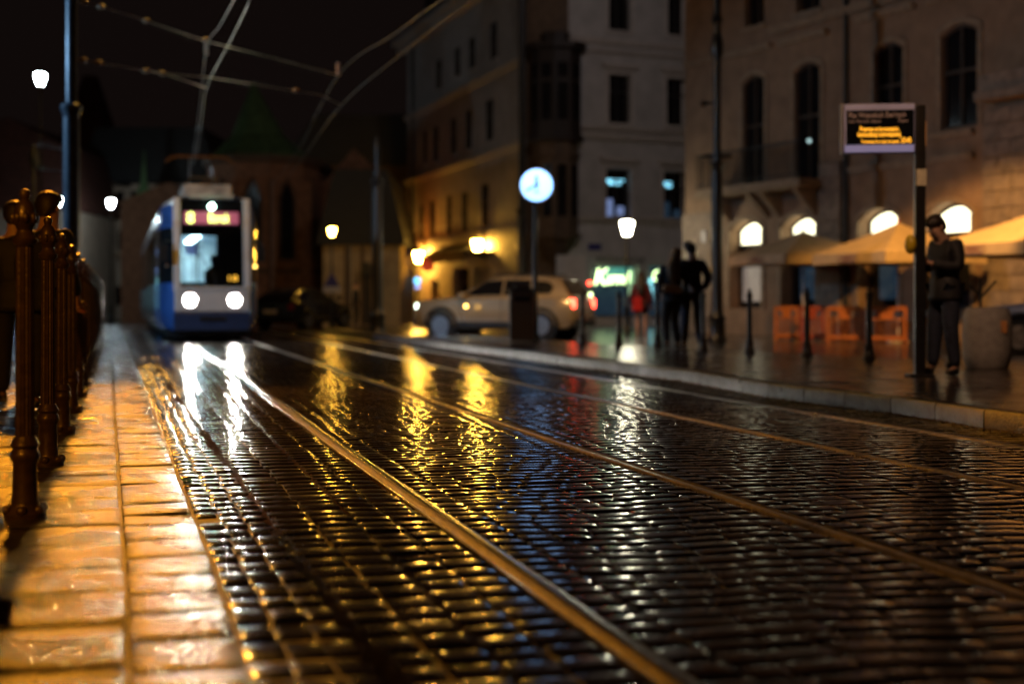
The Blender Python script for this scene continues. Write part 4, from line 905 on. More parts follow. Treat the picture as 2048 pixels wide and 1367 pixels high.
rings = [[(x, y, hA + .3) for x, y in octo(-.3, .8, 2.3, 0, 2 * PI * 9 / 10, 9)], [(x, y, hA + 1.5) for x, y in octo(-.35, .8, 1.2, 0, 2 * PI * 9 / 10, 9)], [(x, y, wz(160, 64)) for x, y in octo(-.55, .8, .04, 0, 2 * PI * 9 / 10, 9)]]
b = MB(); b.loft([rings[0], [(x * .98 - .0, y, hA + .5) for x, y, z in rings[0]], rings[1], rings[2]]); b.build('spire_roof', 'copper', ch)
b = MB(); b.box(2.45, 5.6, 1.2, 8, 0, wz(366, 66)); b.prismy([(2.3, 6.0), (5.8, 6.0), (4.0, 8.0)], 1.1, 8); b.build('side_chapel', 'church', ch)
b = MB(); b.box(3.0, 3.6, 1.15, 1.19, 1.5, 4.6); b.box(4.4, 5.0, 1.15, 1.19, 1.5, 4.6); b.build('niche', 'ochre', ch)
b = MB(); b.box(-7.2, -2.5, 3, 14, 0, 5.6); b.prismy([(-7.4, 5.6), (-2.4, 5.6), (-4.9, 6.6)], 2.9, 14); b.build('nave', 'church', ch)
yw = thing('building', 'low ochre-lit house right of the church, with a dark roof', 'building', (wx(700, 57), 57, 0), 0)
xw0, xw1 = wx(646, 57) - wx(700, 57), wx(800, 57) - wx(700, 57); hy = wz(490, 57)
b = MB(); b.box(xw0, xw1, 0, 8, 0, hy); b.build('wall', 'ochre', yw)
b = MB(); b.box(xw0 - .2, xw1 + .2, -.35, 8, hy, hy + .25); b.prismy([(xw0 - .2, hy + .25), (xw1 + .2, hy + .25), (xw1 - .5, hy + 3), (xw0 + .5, hy + 3)], -.3, 8); b.build('roof', 'darkroof', yw)
for px in (690, 722, 745):
    b = MB(); x = wx(px, 57) - wx(700, 57); b.box(x, x + .12, -.1, -.003, 0, hy - .05); b.build('pilaster', 'brown', yw)
b = MB(); b.box(wx(728, 57) - wx(700, 57), wx(742, 57) - wx(700, 57), -.04, -.003, .05, 2.1); b.build('door', 'oriel', yw)
b = MB(); b.add([(wx(722, 56.5) - wx(700, 57), -.5, wz(546, 56.5)), (wx(725, 56.5) - wx(700, 57), -.5, wz(550, 56.5)), (wx(740, 56.5) - wx(700, 57), -.5, wz(528, 56.5)), (wx(737, 56.5) - wx(700, 57), -.5, wz(524, 56.5))], [(0, 1, 2, 3)])
b.box(wx(722, 56.5) - wx(700, 57), wx(740, 56.5) - wx(700, 57), -.48, -.44, wz(550, 56.5), wz(524, 56.5)); b.build('hanging_sign', 'black', yw)
dh = thing('building', 'dark unlit house between the ochre house and the white building', 'building', (wx(770, 84), 84, 0), 0)
b = MB(); b.box(-6, 5.5, 0, 8, 0, 9); b.build('wall', 'brown', dh)
b = MB(); b.prismy([(-6.3, 9), (5.8, 9), (3, 12), (-4, 12)], -.3, 8.2); b.build('roof', 'darkroof', dh)
for x in (-4, -1.5, 1, 3.2):
    b = MB(); b.box(x, x + 1, -.03, -.003, 4.5, 6.5); b.box(x, x + 1, -.03, -.003, .3, 3.0); b.build('window', 'pane', dh)
b = MB(); b.box(wx(772, 78) - wx(770, 84), wx(797, 78) - wx(770, 84), -6, -5.9, wz(577, 78), wz(565, 78)); 
tag(b.build('lit_shop_sign', 'orange_em'), 'orange lit shop sign below the two far lanterns', 'sign').location = (wx(770, 84), 84, 0)
cb = thing('building', 'cream plastered house behind the tram on the left', 'building', (wx(240, 78), 78, 0), 0)
x0, x1 = wx(150, 78) - wx(240, 78), wx(216, 78) - wx(240, 78)
b = MB(); b.box(x0, x1, 0, 8, 0, wz(362, 78)); b.box(x1, wx(262, 78) - wx(240, 78) , .5, 8, 0, wz(372, 78)); b.box(wx(262, 78) - wx(240, 78) + .004, wx(420, 78) - wx(240, 78), .0, 8, 0, wz(368, 78)); b.build('wall', 'cream', cb)
b = MB(); b.prismy([(x0 - .4, wz(362, 78)), (wx(430, 78) - wx(240, 78), wz(362, 78)), (wx(400, 78) - wx(240, 78), 10.6), (x0 + 1, 10.6)], .6, 9); b.build('roof', 'darkroof', cb)
for px, py in ((178, 400), (205, 400), (235, 400), (270, 400), (310, 400), (178, 480), (240, 480), (275, 480), (315, 480), (205, 590), (235, 590)):
    x = wx(px, 78) - wx(240, 78); zc_ = wz(py, 78); b = MB(); b.box(x - .22, x + .22, -.03 if not 216 < px < 262 else .47, .55, zc_ - .55, zc_ + .5); b.build('window', 'pane', cb)
b = MB(); b.box(x0 - .1, wx(430, 78) - wx(240, 78), -.25, -.003, wz(515, 78), wz(505, 78)); b.build('string_course', 'trimR', cb)
tw = thing('tower', 'dark red-roofed tower far behind the blue-grey mast', 'tower', (wx(175, 100), 100, 0), 0)
b = MB(); b.box(-2.6, 1.6, 0, 5, 0, 9.6); b.build('wall', 'church', tw)
b = MB(); b.loft([[(-2.9, -.3, 9.6), (1.9, -.3, 9.6), (1.9, 5.3, 9.6), (-2.9, 5.3, 9.6)], [(-.9, 2, 17.2), (-.1, 2, 17.2), (-.1, 3, 17.2), (-.9, 3, 17.2)]]); b.build('roof', 'redroof', tw)
hr_ = thing('building', 'red-roofed house at far left behind the bollards', 'building', (wx(60, 70), 70, 0), 0)
b = MB(); b.box(-5, 2.0, 0, 8, 0, 5.5); b.build('wall', 'cream', hr_)
b = MB(); b.prismy([(-5.4, 5.5), (2.3, 5.5), (1.4, 8.8), (-1, 10), (-4.6, 9)], -.3, 8); b.build('roof', 'redroof', hr_)
b = MB(); b.box(wx(10, 70) - wx(60, 70), wx(28, 70) - wx(60, 70), -.06, -.003, .3, 2.3); b.box(wx(-24, 70) - wx(60, 70), wx(4, 70) - wx(60, 70), -.06, -.003, .3, 2.3); b.build('shop_window', 'teal', hr_)
b = MB(); b.box(wx(8, 70) - wx(60, 70), wx(37, 70) - wx(60, 70), -.12, -.07, wz(540, 70), wz(531, 70)); b.build('shop_sign', 'bluesign', hr_)
b = MB(); b.box(wx(27, 70) - wx(60, 70), wx(40, 70) - wx(60, 70), -.3, -.2, wz(503, 70), wz(490, 70)); b.build('hanging_sign', 'bluesign', hr_)
st = thing('pinnacle', 'slender dark gothic pinnacle between the mast and the tram', 'pinnacle', (wx(288, 74), 74, 0), 0)
b = MB(); b.box(-.6, .6, -.6, .6, 0, 5.8); b.build('base', 'church', st)
b = MB(); b.loft([[(.7 * math.cos(i * PI / 4), .7 * math.sin(i * PI / 4), 5.8) for i in range(8)], [(.16 * math.cos(i * PI / 4), .16 * math.sin(i * PI / 4), 7.2) for i in range(8)], [(.02 * math.cos(i * PI / 4), .02 * math.sin(i * PI / 4), wz(300, 74)) for i in range(8)]]); b.build('spire', 'copper', st)
# signs round the white building
def post_sign(name, label, px, Y, h, boards):
    t = thing(name, label, 'sign', (wx(px, Y), Y, 0), 0)
    b = MB(); b.tube([(0, 0, 0), (0, 0, h)], .035); b.build('post', 'ironblk', t, True)
    for kind, z, s, m in boards:
        b = MB()
        if kind == 'disc': b.lathe([(0, -.02), (s, -.02), (s, .02), (0, .02)], 24, (0, -.06, z), R(90))
        elif kind == 'tri': b.prismy([(-s, z - s * .8), (s, z - s * .8), (0, z + s)], -.08, -.05)
        else: b.box(-s, s, -.08, -.05, z - s * .35, z + s * .35)
        b.build('sign_board', m, t)
    return t
post_sign('traffic_sign', 'triangular pale sign with a plate below on a post left of the far person', 664, 49, 2.2, [('tri', wz(560, 49), .28, 'signblue'), ('box', wz(578, 49), .3, 'signwhite')])
post_sign('street_pole', 'bare dark pole before the ochre house wall', 699, 52, 3.1, [])
post_sign('traffic_sign', 'dark blue round sign with pale plate beside the left wall lantern', 808, 60, 3.5, [('disc', wz(503, 60), .3, 'signblue'), ('box', wz(524, 60), .3, 'signwhite')])
post_sign('traffic_sign', 'lit blue arrow sign left of the beige car', 835, 62, 1.8, [('disc', wz(561, 62), .14, 'blueem'), ('tri', wz(572, 62), .12, 'bluesign')])
t = thing('round_sign', 'round red sign hanging beside the left wall lantern', 'sign', (wx(856, 65), 65, wz(531, 65)), 0)
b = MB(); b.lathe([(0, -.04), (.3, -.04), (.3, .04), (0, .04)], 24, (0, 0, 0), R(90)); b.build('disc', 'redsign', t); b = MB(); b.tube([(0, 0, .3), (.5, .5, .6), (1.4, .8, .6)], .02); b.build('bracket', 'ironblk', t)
# ------------------------------------------------------------------ clock
cxy = (wx(1070, 28.8), 28.8); t = thing('street_clock', 'round lit white-blue clock on a dark pole behind the platform kerb', 'clock', (*cxy, .137), 0)
zc_ = wz(371, 28.8) - .137
b = MB(); b.lathe([(.12, 0), (.12, .1), (.07, .16), (.055, 1.2), (.045, zc_ - .33)], 16); b.build('pole', 'ironblk', t, True)
b = MB(); b.lathe([(.30, -.10), (.345, -.10), (.355, -.06), (.355, .06), (.345, .10), (.30, .10)], 40, (.03, 0, zc_), R(90)); hs = b.build('clock_case', 'ironblk', t, True)
b = MB(); b.lathe([(0, .108), (.325, .108), (.325, -.085), (0, -.085)], 40, (.03, 0, zc_), R(90)); b.build('clock_face', 'clockf', hs, True)
b = MB(); 
def hand(a, l, w):
    b.M = Matrix.Translation((.03, -.112, zc_)) @ Matrix.Rotation(a, 4, 'Y'); b.box(-w, w, -.006, .0, -.05, l); b.M = Matrix()
hand(R(-2), .19, .026); hand(R(-118), .24, .02)
b.lathe([(0, -.008), (.035, -.008), (.035, .0), (0, .0)], 16, (.03, -.118, zc_), R(90)); b.box(-.04, .10, -.116, -.11, zc_ - .155, zc_ - .135); b.box(.022, .04, -.116, -.11, zc_ - .14, zc_ - .04); b.build('clock_hands', 'clockh', hs)
b = MB()
for k in range(12):
    b.M = Matrix.Translation((.03, -.112, zc_)) @ Matrix.Rotation(k * PI / 6, 4, 'Y'); b.box(-.006, .006, -.004, 0, .27, .30)
b.M = Matrix(); b.build('hour_marks', 'clockh', hs)
t = thing('waste_bin', 'tall black bin at the foot of the round clock', 'bin', (wx(1044, 28.0), 28.0, .137), 0)
b = MB(); b.prism([(-.24, -.2), (.24, -.2), (.26, .2), (-.26, .2)], .02, 1.0); b.build('body', 'black', t, False, .02)
b = MB(); b.prism([(-.27, -.23), (.27, -.23), (.28, .22), (-.28, .22)], 1.0, 1.05); b.box(-.15, .15, -.18, .15, 1.05, 1.15); b.build('lid', 'black', t, False, .02)
b = MB(); b.box(-.16, .16, -.215, -.2, .8, .9); b.build('opening', 'blkgloss', t)
# ------------------------------------------------------------------ display at the stop
SY = 14.8; t = thing('departure_display', 'tram stop departure display with amber text on a tall dark pole', 'display', (wx(1839, SY), SY, .137), 0)
zt_, zb_ = wz(208, SY) - .137, wz(306, SY) - .137; xl = wx(1690, SY) - wx(1839, SY); 
b = MB(); b.box(-.055, .055, -.05, .05, 0, wz(211, SY) - .137); pl = b.build('pole', 'ironblk', t, False, .015)
b = MB(); b.box(-.13, .13, -.12, .12, 0, .03); b.build('foot_plate', 'ironblk', t, False, .01)
DT = thing('display_cabinet', None, None); DT.parent = t; DT.location = (-.056, -.0, 0); DT.rotation_euler = (0, 0, R(-7))
wd = -xl - .056
b = MB(); b.box(-wd, 0, -.06, .06, zb_, zt_); cab = b.build('cabinet', 'panelw', DT, False, .012)
h_ = zt_ - zb_
b = MB(); b.box(-wd + .02, -.012, -.068, -.0605, zb_ + h_ * .17, zt_ - h_ * .13); b.build('screen', 'blkgloss', cab)
b = MB(); b.box(-wd - .035, -wd - .002, -.05, .05, zb_ - .01, zt_ + .01); b.build('end_cap', 'alu', cab, False, .012)
fy = -.0695
b = MB(); b.box(-wd + .004, -.012, -.066, -.0602, zb_ + .008, zb_ + h_ * .16); b.build('lower_strip', mat('blue_glow_strip', (.4, .45, .8), .4, em=(.3, .38, .9), es=.16), cab)  # faint blue glow put into the strip to brighten it
textmesh('stop_name', 'Plac Wszystkich Świętych', .075, 'grey_txt', cab, (-wd + .045, fy, zt_ - h_ * .28), (R(90), 0, 0), .001, width=wd * .80)
textmesh('line_caption', 'Linia  Kierunek  odjazdu', .04, 'grey_txt', cab, (-wd + .045, fy, zt_ - h_ * .38), (R(90), 0, 0), .001, width=wd * .45)
textmesh('line_caption', 'Odjazd', .04, 'grey_txt', cab, (-wd * .24, fy, zt_ - h_ * .38), (R(90), 0, 0), .001, width=wd * .13)
textmesh('amber_text', 'Przerwa w kursowaniu', .07, 'amber', cab, (-wd + wd * .22, fy, zt_ - h_ * .56), (R(90), 0, 0), .002, width=wd * .54)
textmesh('amber_text', 'komunikacji tramwajowej', .07, 'amber', cab, (-wd + wd * .19, fy, zt_ - h_ * .67), (R(90), 0, 0), .002, width=wd * .60)
textmesh('amber_text', 'Tramwaje kursują do godz.', .045, 'amber', cab, (-wd + wd * .24, fy, zt_ - h_ * .80), (R(90), 0, 0), .001, width=wd * .54)
textmesh('amber_text', '23:45', .075, 'amber', cab, (-wd + wd * .80, fy, zt_ - h_ * .80), (R(90), 0, 0), .002, width=wd * .14)
b = MB(); b.box(-.05, .05, -.075, -.052, 1.98, 2.15); b.build('small_notice', 'notice', t)
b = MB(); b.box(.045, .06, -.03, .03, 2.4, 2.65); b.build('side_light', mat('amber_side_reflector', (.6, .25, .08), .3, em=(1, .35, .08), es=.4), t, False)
b = MB(); b.ball((-.10, -.02, 1.51 - .137), .085, 14, 9, (.7, .9, 1.2)); b.build('call_button_box', 'yellow', t, True)
# concrete bin
t = thing('waste_bin', 'pale rounded concrete bin with an orange sticker, right of the standing person', 'bin', (wx(1974, 16.75), 16.75, .137), 0)
b = MB(); rr = [(.23, 0), (.25, .02), (.275, .2), (.285, .4), (.275, .58), (.255, .68), (.235, .71), (.2, .71), (.19, .5), (.01, .45)]
b.lathe(rr, 36); b.build('body', 'concrete', t, True)
b = MB(); b.box(.07, .14, -.277, -.268, .42, .56); b.build('sticker', mat('orange_sticker', (.65, .3, .12), .5, nscale=30, namt=.3), t)
b = MB(); b.lathe([(.2, .70), (.2, .715), (.19, .715), (.19, .70)], 30); b.tube([(-.08, 0, .7), (-.08, 0, .95), (-.08, 0, 1.05)], .02); b.tube([(-.08, 0, .82), (.1, 0, 1.02)], .015); b.tube([(-.08, 0, .85), (-.2, 0, .97)], .015); b.build('liner_ring', 'black', t, True)
# ------------------------------------------------------------------ cafe umbrellas and fence
def umbrella(px, Y, pyA, pyE, w, label, rot, logos=(0,), pole_px=None):
    zA = wz(pyA, Y); zE = wz(pyE, Y); t = thing('cafe_umbrella', label, 'umbrella', (wx(px, Y), Y, 0), rot, 'cafe umbrellas'); s = w / 2; v = .24
    b = MB(); n = 6; rings = []
    for k in range(n + 1):
        f = k / n; e = s * f; z = zA + (zE - zA) * (f ** .93); sag = .05 * math.sin(PI * f); pts = []
        for cxn, cyn in ((-1, -1), (1, -1), (1, 1), (-1, 1)):
            nx_, ny_ = {(-1, -1): (1, -1), (1, -1): (1, 1), (1, 1): (-1, 1), (-1, 1): (-1, -1)}[(cxn, cyn)]
            pts.append((cxn * e + 1e-4 * cxn, cyn * e + 1e-4 * cyn, z)); pts.append(((cxn + nx_) / 2 * e * .97, (cyn + ny_) / 2 * e * .97, z - sag))
        rings.append(pts)
    b.loft(rings, caps=False); b.build('canopy', 'canvas', t, False).modifiers.new('thick', 'SOLIDIFY').thickness = .006
    b = MB()
    for (ax, ay, bx, by) in ((-1, -1, 1, -1), (1, -1, 1, 1), (1, 1, -1, 1), (-1, 1, -1, -1)):
        m = 8
        for k in range(m):
            f0, f1 = k / m, (k + 1) / m; x0, y0, x1, y1 = [s * 1.003 * q for q in (ax + (bx - ax) * f0, ay + (by - ay) * f0, ax + (bx - ax) * f1, ay + (by - ay) * f1)]
            d0 = v * (1 - .10 * math.sin(PI * f0)); d1 = v * (1 - .10 * math.sin(PI * f1)); b.quad((x0, y0, zE - d0), (x1, y1, zE - d1), (x1, y1, zE), (x0, y0, zE))
    b.build('valance', 'canvas', t).modifiers.new('thick', 'SOLIDIFY').thickness = .006
    b = MB()
    for sx, sy, ax in ((0, -1, 0), (-1, 0, 1)):
        hw, hh = .34, .07
        for (u0_, u1_, z0_, z1_) in ((-hw, hw, hh - .015, hh), (-hw, hw, -hh, -hh + .015), (-hw, -hw + .015, -hh + .0152, hh - .0152), (hw - .015, hw, -hh + .0152, hh - .0152)):
            if ax == 0: b.box(u0_, u1_, -s * 1.003 - .008, -s * 1.003 - .005, zE - v * .5 + z0_, zE - v * .5 + z1_)
            else: b.box(-s * 1.003 - .008, -s * 1.003 - .005, u0_, u1_, zE - v * .5 + z0_, zE - v * .5 + z1_)
    lg = b.build('valance_frame_print', 'logo', t)
    textmesh('valance_lettering', 'PIWO', .12, 'logo', t, (-.2, -s * 1.003 - .008, zE - v * .5 - .04), (R(90), 0, 0), .001, width=.4)
    textmesh('valance_lettering', 'PIWO', .12, 'logo', t, (-s * 1.003 - .008, .2, zE - v * .5 - .04), (R(90), 0, R(-90)), .001, width=.4)
    b = MB(); b.lathe([(.028, 0), (.028, zA - .02)], 10); b.lathe([(.25, 0), (.25, .06), (.05, .1)], 16); b.build('pole', 'trimW', t, True)
    b = MB(); b.lathe([(.001, zA + .14), (.03, zA + .11), (.03, zA - .01)][::-1], 10)
    for sx, sy in ((-1, -1), (1, -1), (1, 1), (-1, 1)): b.tube([(0, 0, zA - .08), (sx * s * .98, sy * s * .98, zE - .02)], .012, 6)
    b.build('ribs', 'wood', t, True)
    return t
umbrella(1606, 36.2, 462, 512, 2.75, 'cafe umbrella under the second lit lunette, farthest of the row', R(22))
umbrella(1796, 32.6, 446, 508, 2.75, 'cafe umbrella left of the display pole, over the fence panels', R(22))
umbrella(2062, 28.5, 428, 490, 2.9, 'cafe umbrella behind the standing person at the right frame edge', R(22))
def fence(px0, px1, Y, m, label):
    x0, x1 = wx(px0, Y), wx(px1, Y); w = x1 - x0; t = thing('fence_panel', label, 'fence', (x0, Y, .004), R(-4), 'cafe terrace fence panels'); h = .82
    b = MB(); b.box(0, .07, -.03, .03, .05, h); b.box(w - .07, w, -.03, .03, .05, h); b.box(.07, w - .07, -.028, .028, h - .09, h); b.box(.07, w - .07, -.028, .028, .05, .15); b.box(.07, w - .07, -.024, .024, h - .30, h - .26); b.build('frame', m, t, False, .006)
    b = MB(); n = 7
    for k in range(n): x = .1 + (w - .22) * k / (n - 1); b.box(x, x + .02, -.012, .012, .15, h - .3)
    b.build('slat', m, t)
    b = MB(); b.prismy([(w * .36, h - .26), (w * .64, h - .26), (w * .7, h - .09), (w * .3, h - .09)], -.02, .02); b.build('carved_board', m, t)
    b = MB(); b.box(.0, .05, -.2, .2, 0, .05); b.box(w - .05, w, -.2, .2, 0, .05); b.build('foot', m, t)
fence(1548, 1596, 34.5, 'wood', 'dim wooden fence panel left of the red fence panel'); fence(1600, 1648, 33.8, 'woodred', 'red-stained wooden fence panel of the cafe terrace')
fence(1652, 1724, 32.9, 'wood', 'wide orange wooden fence panel in the middle of the cafe terrace'); fence(1732, 1812, 32.2, 'wood', 'orange wooden fence panel behind the rightmost cafe bollard')
for (px, Y, l) in ((1690, 34.2, 'wooden cafe table with a glass, behind the wide orange fence panel'), (1775, 33.6, 'wooden cafe table behind the right orange fence panel')):
    t = thing('cafe_table', l, 'table', (wx(px, Y), Y, .004), 0, 'cafe tables'); b = MB(); b.box(-.4, .4, -.35, .35, .72, .76); b.build('tabletop', 'woodred', t, False, .01)
    for sx in (-.34, .34):
        for sy in (-.3, .3): b = MB(); b.box(sx - .03, sx + .03, sy - .03, sy + .03, 0, .72); b.build('leg', 'woodred', t)
# ------------------------------------------------------------------ people
def skin(name, nodes, edges, m, parent, sub=1, root=0):
    me = bpy.data.meshes.new(name + '_s'); me.from_pydata([n_[0] for n_ in nodes], edges, []); o = bpy.data.objects.new('tmp', me); COL.objects.link(o)
    md = o.modifiers.new('s', 'SKIN'); md.use_smooth_shade = True; md.branch_smoothing = .4
    for i, nd in enumerate(nodes):
        r_ = nd[1]; me.skin_vertices[0].data[i].radius = (r_, r_) if not isinstance(r_, tuple) else r_
        me.skin_vertices[0].data[i].use_root = (i == root)
    sb = o.modifiers.new('u', 'SUBSURF'); sb.levels = sub; sb.render_levels = sub
    bpy.context.view_layer.update()
    nm = bpy.data.meshes.new_from_object(o.evaluated_get(bpy.context.evaluated_depsgraph_get())); bpy.data.objects.remove(o)
    nm.name = name; nm.materials.clear(); nm.materials.append(M[m])
    for p in nm.polygons: p.use_smooth = True
    ob = bpy.data.objects.new(name, nm); COL.objects.link(ob); ob.parent = parent; return ob
import bmesh
def addgeo(o, b):
    bm = bmesh.new(); bm.from_mesh(o.data); n0 = [bm.verts.new(v_) for v_ in b.v]
    for f_ in b.f: bm.faces.new([n0[i] for i in f_]).smooth = True
    bm.to_mesh(o.data); bm.free()
DEF = dict(pel=(0, 0, .95), wst=(0, .0, 1.10), chs=(0, 0, 1.30), nck=(0, .01, 1.47), hd0=(0, -.005, 1.55), hd1=(0, -.015, 1.64), hd2=(0, -.0, 1.70),
           shL=(.17, .01, 1.41), elL=(.23, .04, 1.14), wrL=(.24, -.06, .90), shR=(-.17, .01, 1.41), elR=(-.23, .04, 1.14), wrR=(-.24, -.06, .90),
           hpL=(.09, 0, .90), knL=(.10, -.02, .50), anL=(.10, .02, .09), toL=(.11, -.14, .04), hpR=(-.09, 0, .90), knR=(-.10, -.02, .50), anR=(-.10, .02, .09), toR=(-.11, -.14, .04), face=(0, -1, 0))
def person(label, loc, rz, h, J, top='jacket', legs='denim', shoes='shoe', hair='hairb', longhair=False, bare=False, parts=True):
    t = thing('person', label, 'person', loc, rz, None); t.scale = (h / 1.75,) * 3
    P = dict(DEF); P.update(J); V = {k: Vector(v) for k, v in P.items()}
    fd = V['face'].normalized(); up = (V['hd1'] - V['hd0']).normalized(); sd = fd.cross(Vector((0, 0, 1))).normalized(); fd2 = (fd - up * fd.dot(up)).normalized()
    N = []; E = []
    def nd(p, r, par=None):
        N.append((tuple(p), r)); 
        if par is not None: E.append((par, len(N) - 1))
        return len(N) - 1
    pel = nd(V['pel'], (.12, .10)); w = nd(V['wst'], (.11, .09), pel); ch_ = nd(V['chs'], (.13, .10), w); nk = nd(V['nck'], (.062, .062), ch_); h0 = nd(V['hd0'], (.068, .074), nk); h1 = nd(V['hd1'], (.087, .102), h0); h2 = nd(V['hd2'] + up * .02, (.062, .075), h1)
    nd(V['hd0'] + fd2 * .075 + up * .01, .026, h0)            # chin
    for s in 'LR':
        sh = nd(V['sh' + s], .055, ch_); el = nd(V['el' + s], .040, sh); wr = nd(V['wr' + s], (.026, .020), el)
        d = (V['wr' + s] - V['el' + s]).normalized()
        if 'hd' + s in P: d = Vector(P['hd' + s]).normalized()
        q = d.cross(Vector((0, 1, 0)) if abs(d.y) < .8 else Vector((0, 0, 1))).normalized(); cur = d.cross(q).normalized()
        if 'cu' + s in P: cur = Vector(P['cu' + s]).normalized(); q = d.cross(cur).normalized()
        pm = nd(V['wr' + s] + d * .045, (.034, .016), wr); pm2 = V['wr' + s] + d * .085
        for k, (off, ln) in enumerate(((-.030, .058), (-.010, .072), (.010, .068), (.029, .052))):
            a = nd(pm2 + q * off, .0095, pm); b1 = nd(pm2 + q * off * 1.1 + d * ln * .5 + cur * ln * .15, .0085, a); nd(pm2 + q * off * 1.1 + d * ln * .78 + cur * ln * .5, .0075, b1)
        a = nd(V['wr' + s] + d * .035 - q * .04 + cur * .01, .011, pm); nd(V['wr' + s] + d * .07 - q * .052 + cur * .03, .009, a)
        hp = nd(V['hp' + s], .085, pel); kn = nd(V['kn' + s], .055, hp); cf = nd(V['kn' + s].lerp(V['an' + s], .35) + Vector((0, .01, 0)), .052, kn); an = nd(V['an' + s], .028, cf); nd(V['to' + s] + Vector((0, 0, -.005)), (.02, .012), an)
    body = skin('body', N, E, 'skin', t, 2)
    b = MB(); b.ball(tuple(V['hd1'] + fd2 * .096 - up * .022), .016, 10, 7, (.8, .8, 1.5))
    for s in (-1, 1): b.ball(tuple(V['hd1'] + sd * s * .088 - fd2 * .004 - up * .01), .02, 10, 7, (.5, .8, 1.3))
    addgeo(body, b)
    # clothes
    N = []; E = []; a = nd(V['pel'] + Vector((0, 0, .03)), (.19, .145)); b_ = nd(V['wst'], (.185, .15), a); c_ = nd(V['chs'], (.20, .155), b_); d = nd(V['nck'] - Vector((0, 0, .045)), (.085, .075), c_); nd(V['nck'] + Vector((0, 0, .03)), (.074, .074), d)
    for s in 'LR':
        sh = nd(V['sh' + s], .098, c_); m_ = nd(V['sh' + s].lerp(V['el' + s], .5), .082, sh); el = nd(V['el' + s], .074, m_); nd(V['el' + s].lerp(V['wr' + s], .95), .052, el)
    jk = skin('jacket' if not bare else 'top', N, E, top, t, 2)
    b = MB(); rings = []
    for z_, rx_, ry_ in ((.16, .12, .10), (.10, .168, .132), (0, .190, .150), (-.10, .198, .158), (-.145, .200, .160), (-.147, .185, .147), (-.05, .178, .14)):
        rings.append([tuple(V['pel'] + Vector(((rx_ + .004 * math.sin(i * 2.1)) * math.cos(i * PI / 12), (ry_ + .004 * math.cos(i * 1.7)) * math.sin(i * PI / 12), z_))) for i in range(24)])
    b.loft(rings); addgeo(jk, b)
    N = []; E = []; a = nd(V['pel'], (.135, .115))
    for s in 'LR':
        hp = nd(V['hp' + s], .112, a)
        if bare: nd(V['hp' + s].lerp(V['kn' + s], .55), .09, hp)
        else: kn = nd(V['kn' + s], .086, hp); nd(V['an' + s] + Vector((0, 0, .0)), .066, kn)
    skin('shorts' if bare else 'trousers', N, E, legs, t, 2)
    for s in 'LR':
        fwd = (V['to' + s] - V['an' + s]); fwd.z = 0; fwd.normalize(); A = V['an' + s]; zl = A.z - .05
        N = []; E = []; a = nd(A - fwd * .05 + Vector((0, 0, -.035)), (.042, .042)); b_ = nd(A + fwd * .06 + Vector((0, 0, -.042)), (.046, .036), a); nd(A + fwd * .17 + Vector((0, 0, -.052)), (.042, .027), b_); nd(A + Vector((0, 0, .01)), .044, a)
        skin('shoe', N, E, shoes, t, 1)
    HM = Matrix((( sd.x, -fd2.x, up.x, V['hd1'].x), (sd.y, -fd2.y, up.y, V['hd1'].y), (sd.z, -fd2.z, up.z, V['hd1'].z), (0, 0, 0, 1)))
    b = MB(); b.M = HM; b.loft([[(rx_ * math.cos(i * PI / 10), cy_ + ry_ * math.sin(i * PI / 10), z_) for i in range(20)] for z_, rx_, ry_, cy_ in ((-.085, .045, .025, .075), (-.05, .075, .048, .062), (-.01, .095, .068, .048), (.03, .101, .090, .030), (.065, .100, .106, .010), (.095, .088, .096, .008), (.12, .060, .066, .010), (.133, .02, .02, .012))])
    if longhair:
        b.M = Matrix(); rings = []
        for pos, rx_, ry_ in ((V['hd2'] + up * .02, .05, .05), (V['hd1'] - fd2 * .03, .102, .09), (V['hd0'] - fd2 * .05, .105, .075), (V['nck'] - fd2 * .085, .115, .055), (V['chs'] - fd2 * .14 + Vector((0, 0, .04)), .12, .045), (V['chs'] - fd2 * .15 - Vector((0, 0, .1)), .09, .035), (V['chs'] - fd2 * .15 - Vector((0, 0, .18)), .03, .02)):
            rings.append([tuple(pos + sd * rx_ * math.cos(a_ * PI / 8) - fd2 * ry_ * math.sin(a_ * PI / 8)) for a_ in range(16)])
        b.loft(rings)
    b.build('hair', hair, t, True)
    if parts:
        for s in (-1, 1): b = MB(); b.ball(tuple(V['hd1'] + sd * s * .032 + fd2 * .098 + up * .005), .009, 8, 6); b.build('eye', 'blkgloss', t, True)
        b = MB(); b.ball(tuple(V['hd0'] + fd2 * .092 + up * .035), .02, 8, 6, (1, .4, .3)); b.build('mouth', 'redcl', t, True)
    return t
# man with phone: local facing -Y; rotated to face left and slightly to the camera
mloc = (wx(1890, 15.0), 15.0, .137)
man = person('person in a black jacket looking down at a phone beside the display pole', mloc, R(-66), 1.72,
       dict(nck=(0, -.03, 1.46), hd0=(0, -.08, 1.52), hd1=(0, -.13, 1.59), hd2=(0, -.155, 1.655), face=(0, -1, -.75), chs=(0, .0, 1.30),
            elL=(.22, .0, 1.15), wrL=(.07, -.26, 1.20), elR=(-.22, .0, 1.15), wrR=(-.07, -.26, 1.20), hdL=(-.7, -.7, .25), hdR=(.7, -.7, .25), cuL=(-.4, .3, .8), cuR=(.4, .3, .8),
            knL=(.12, -.03, .50), anL=(.13, .03, .09), toL=(.17, -.13, .04), knR=(-.12, -.03, .5), anR=(-.14, -.05, .09), toR=(-.20, -.20, .04)))
T = Matrix.Translation(mloc) @ Matrix.Rotation(R(-66), 4, 'Z'); ph = T @ Vector((0, -.37 * .98, 1.235 * .98))
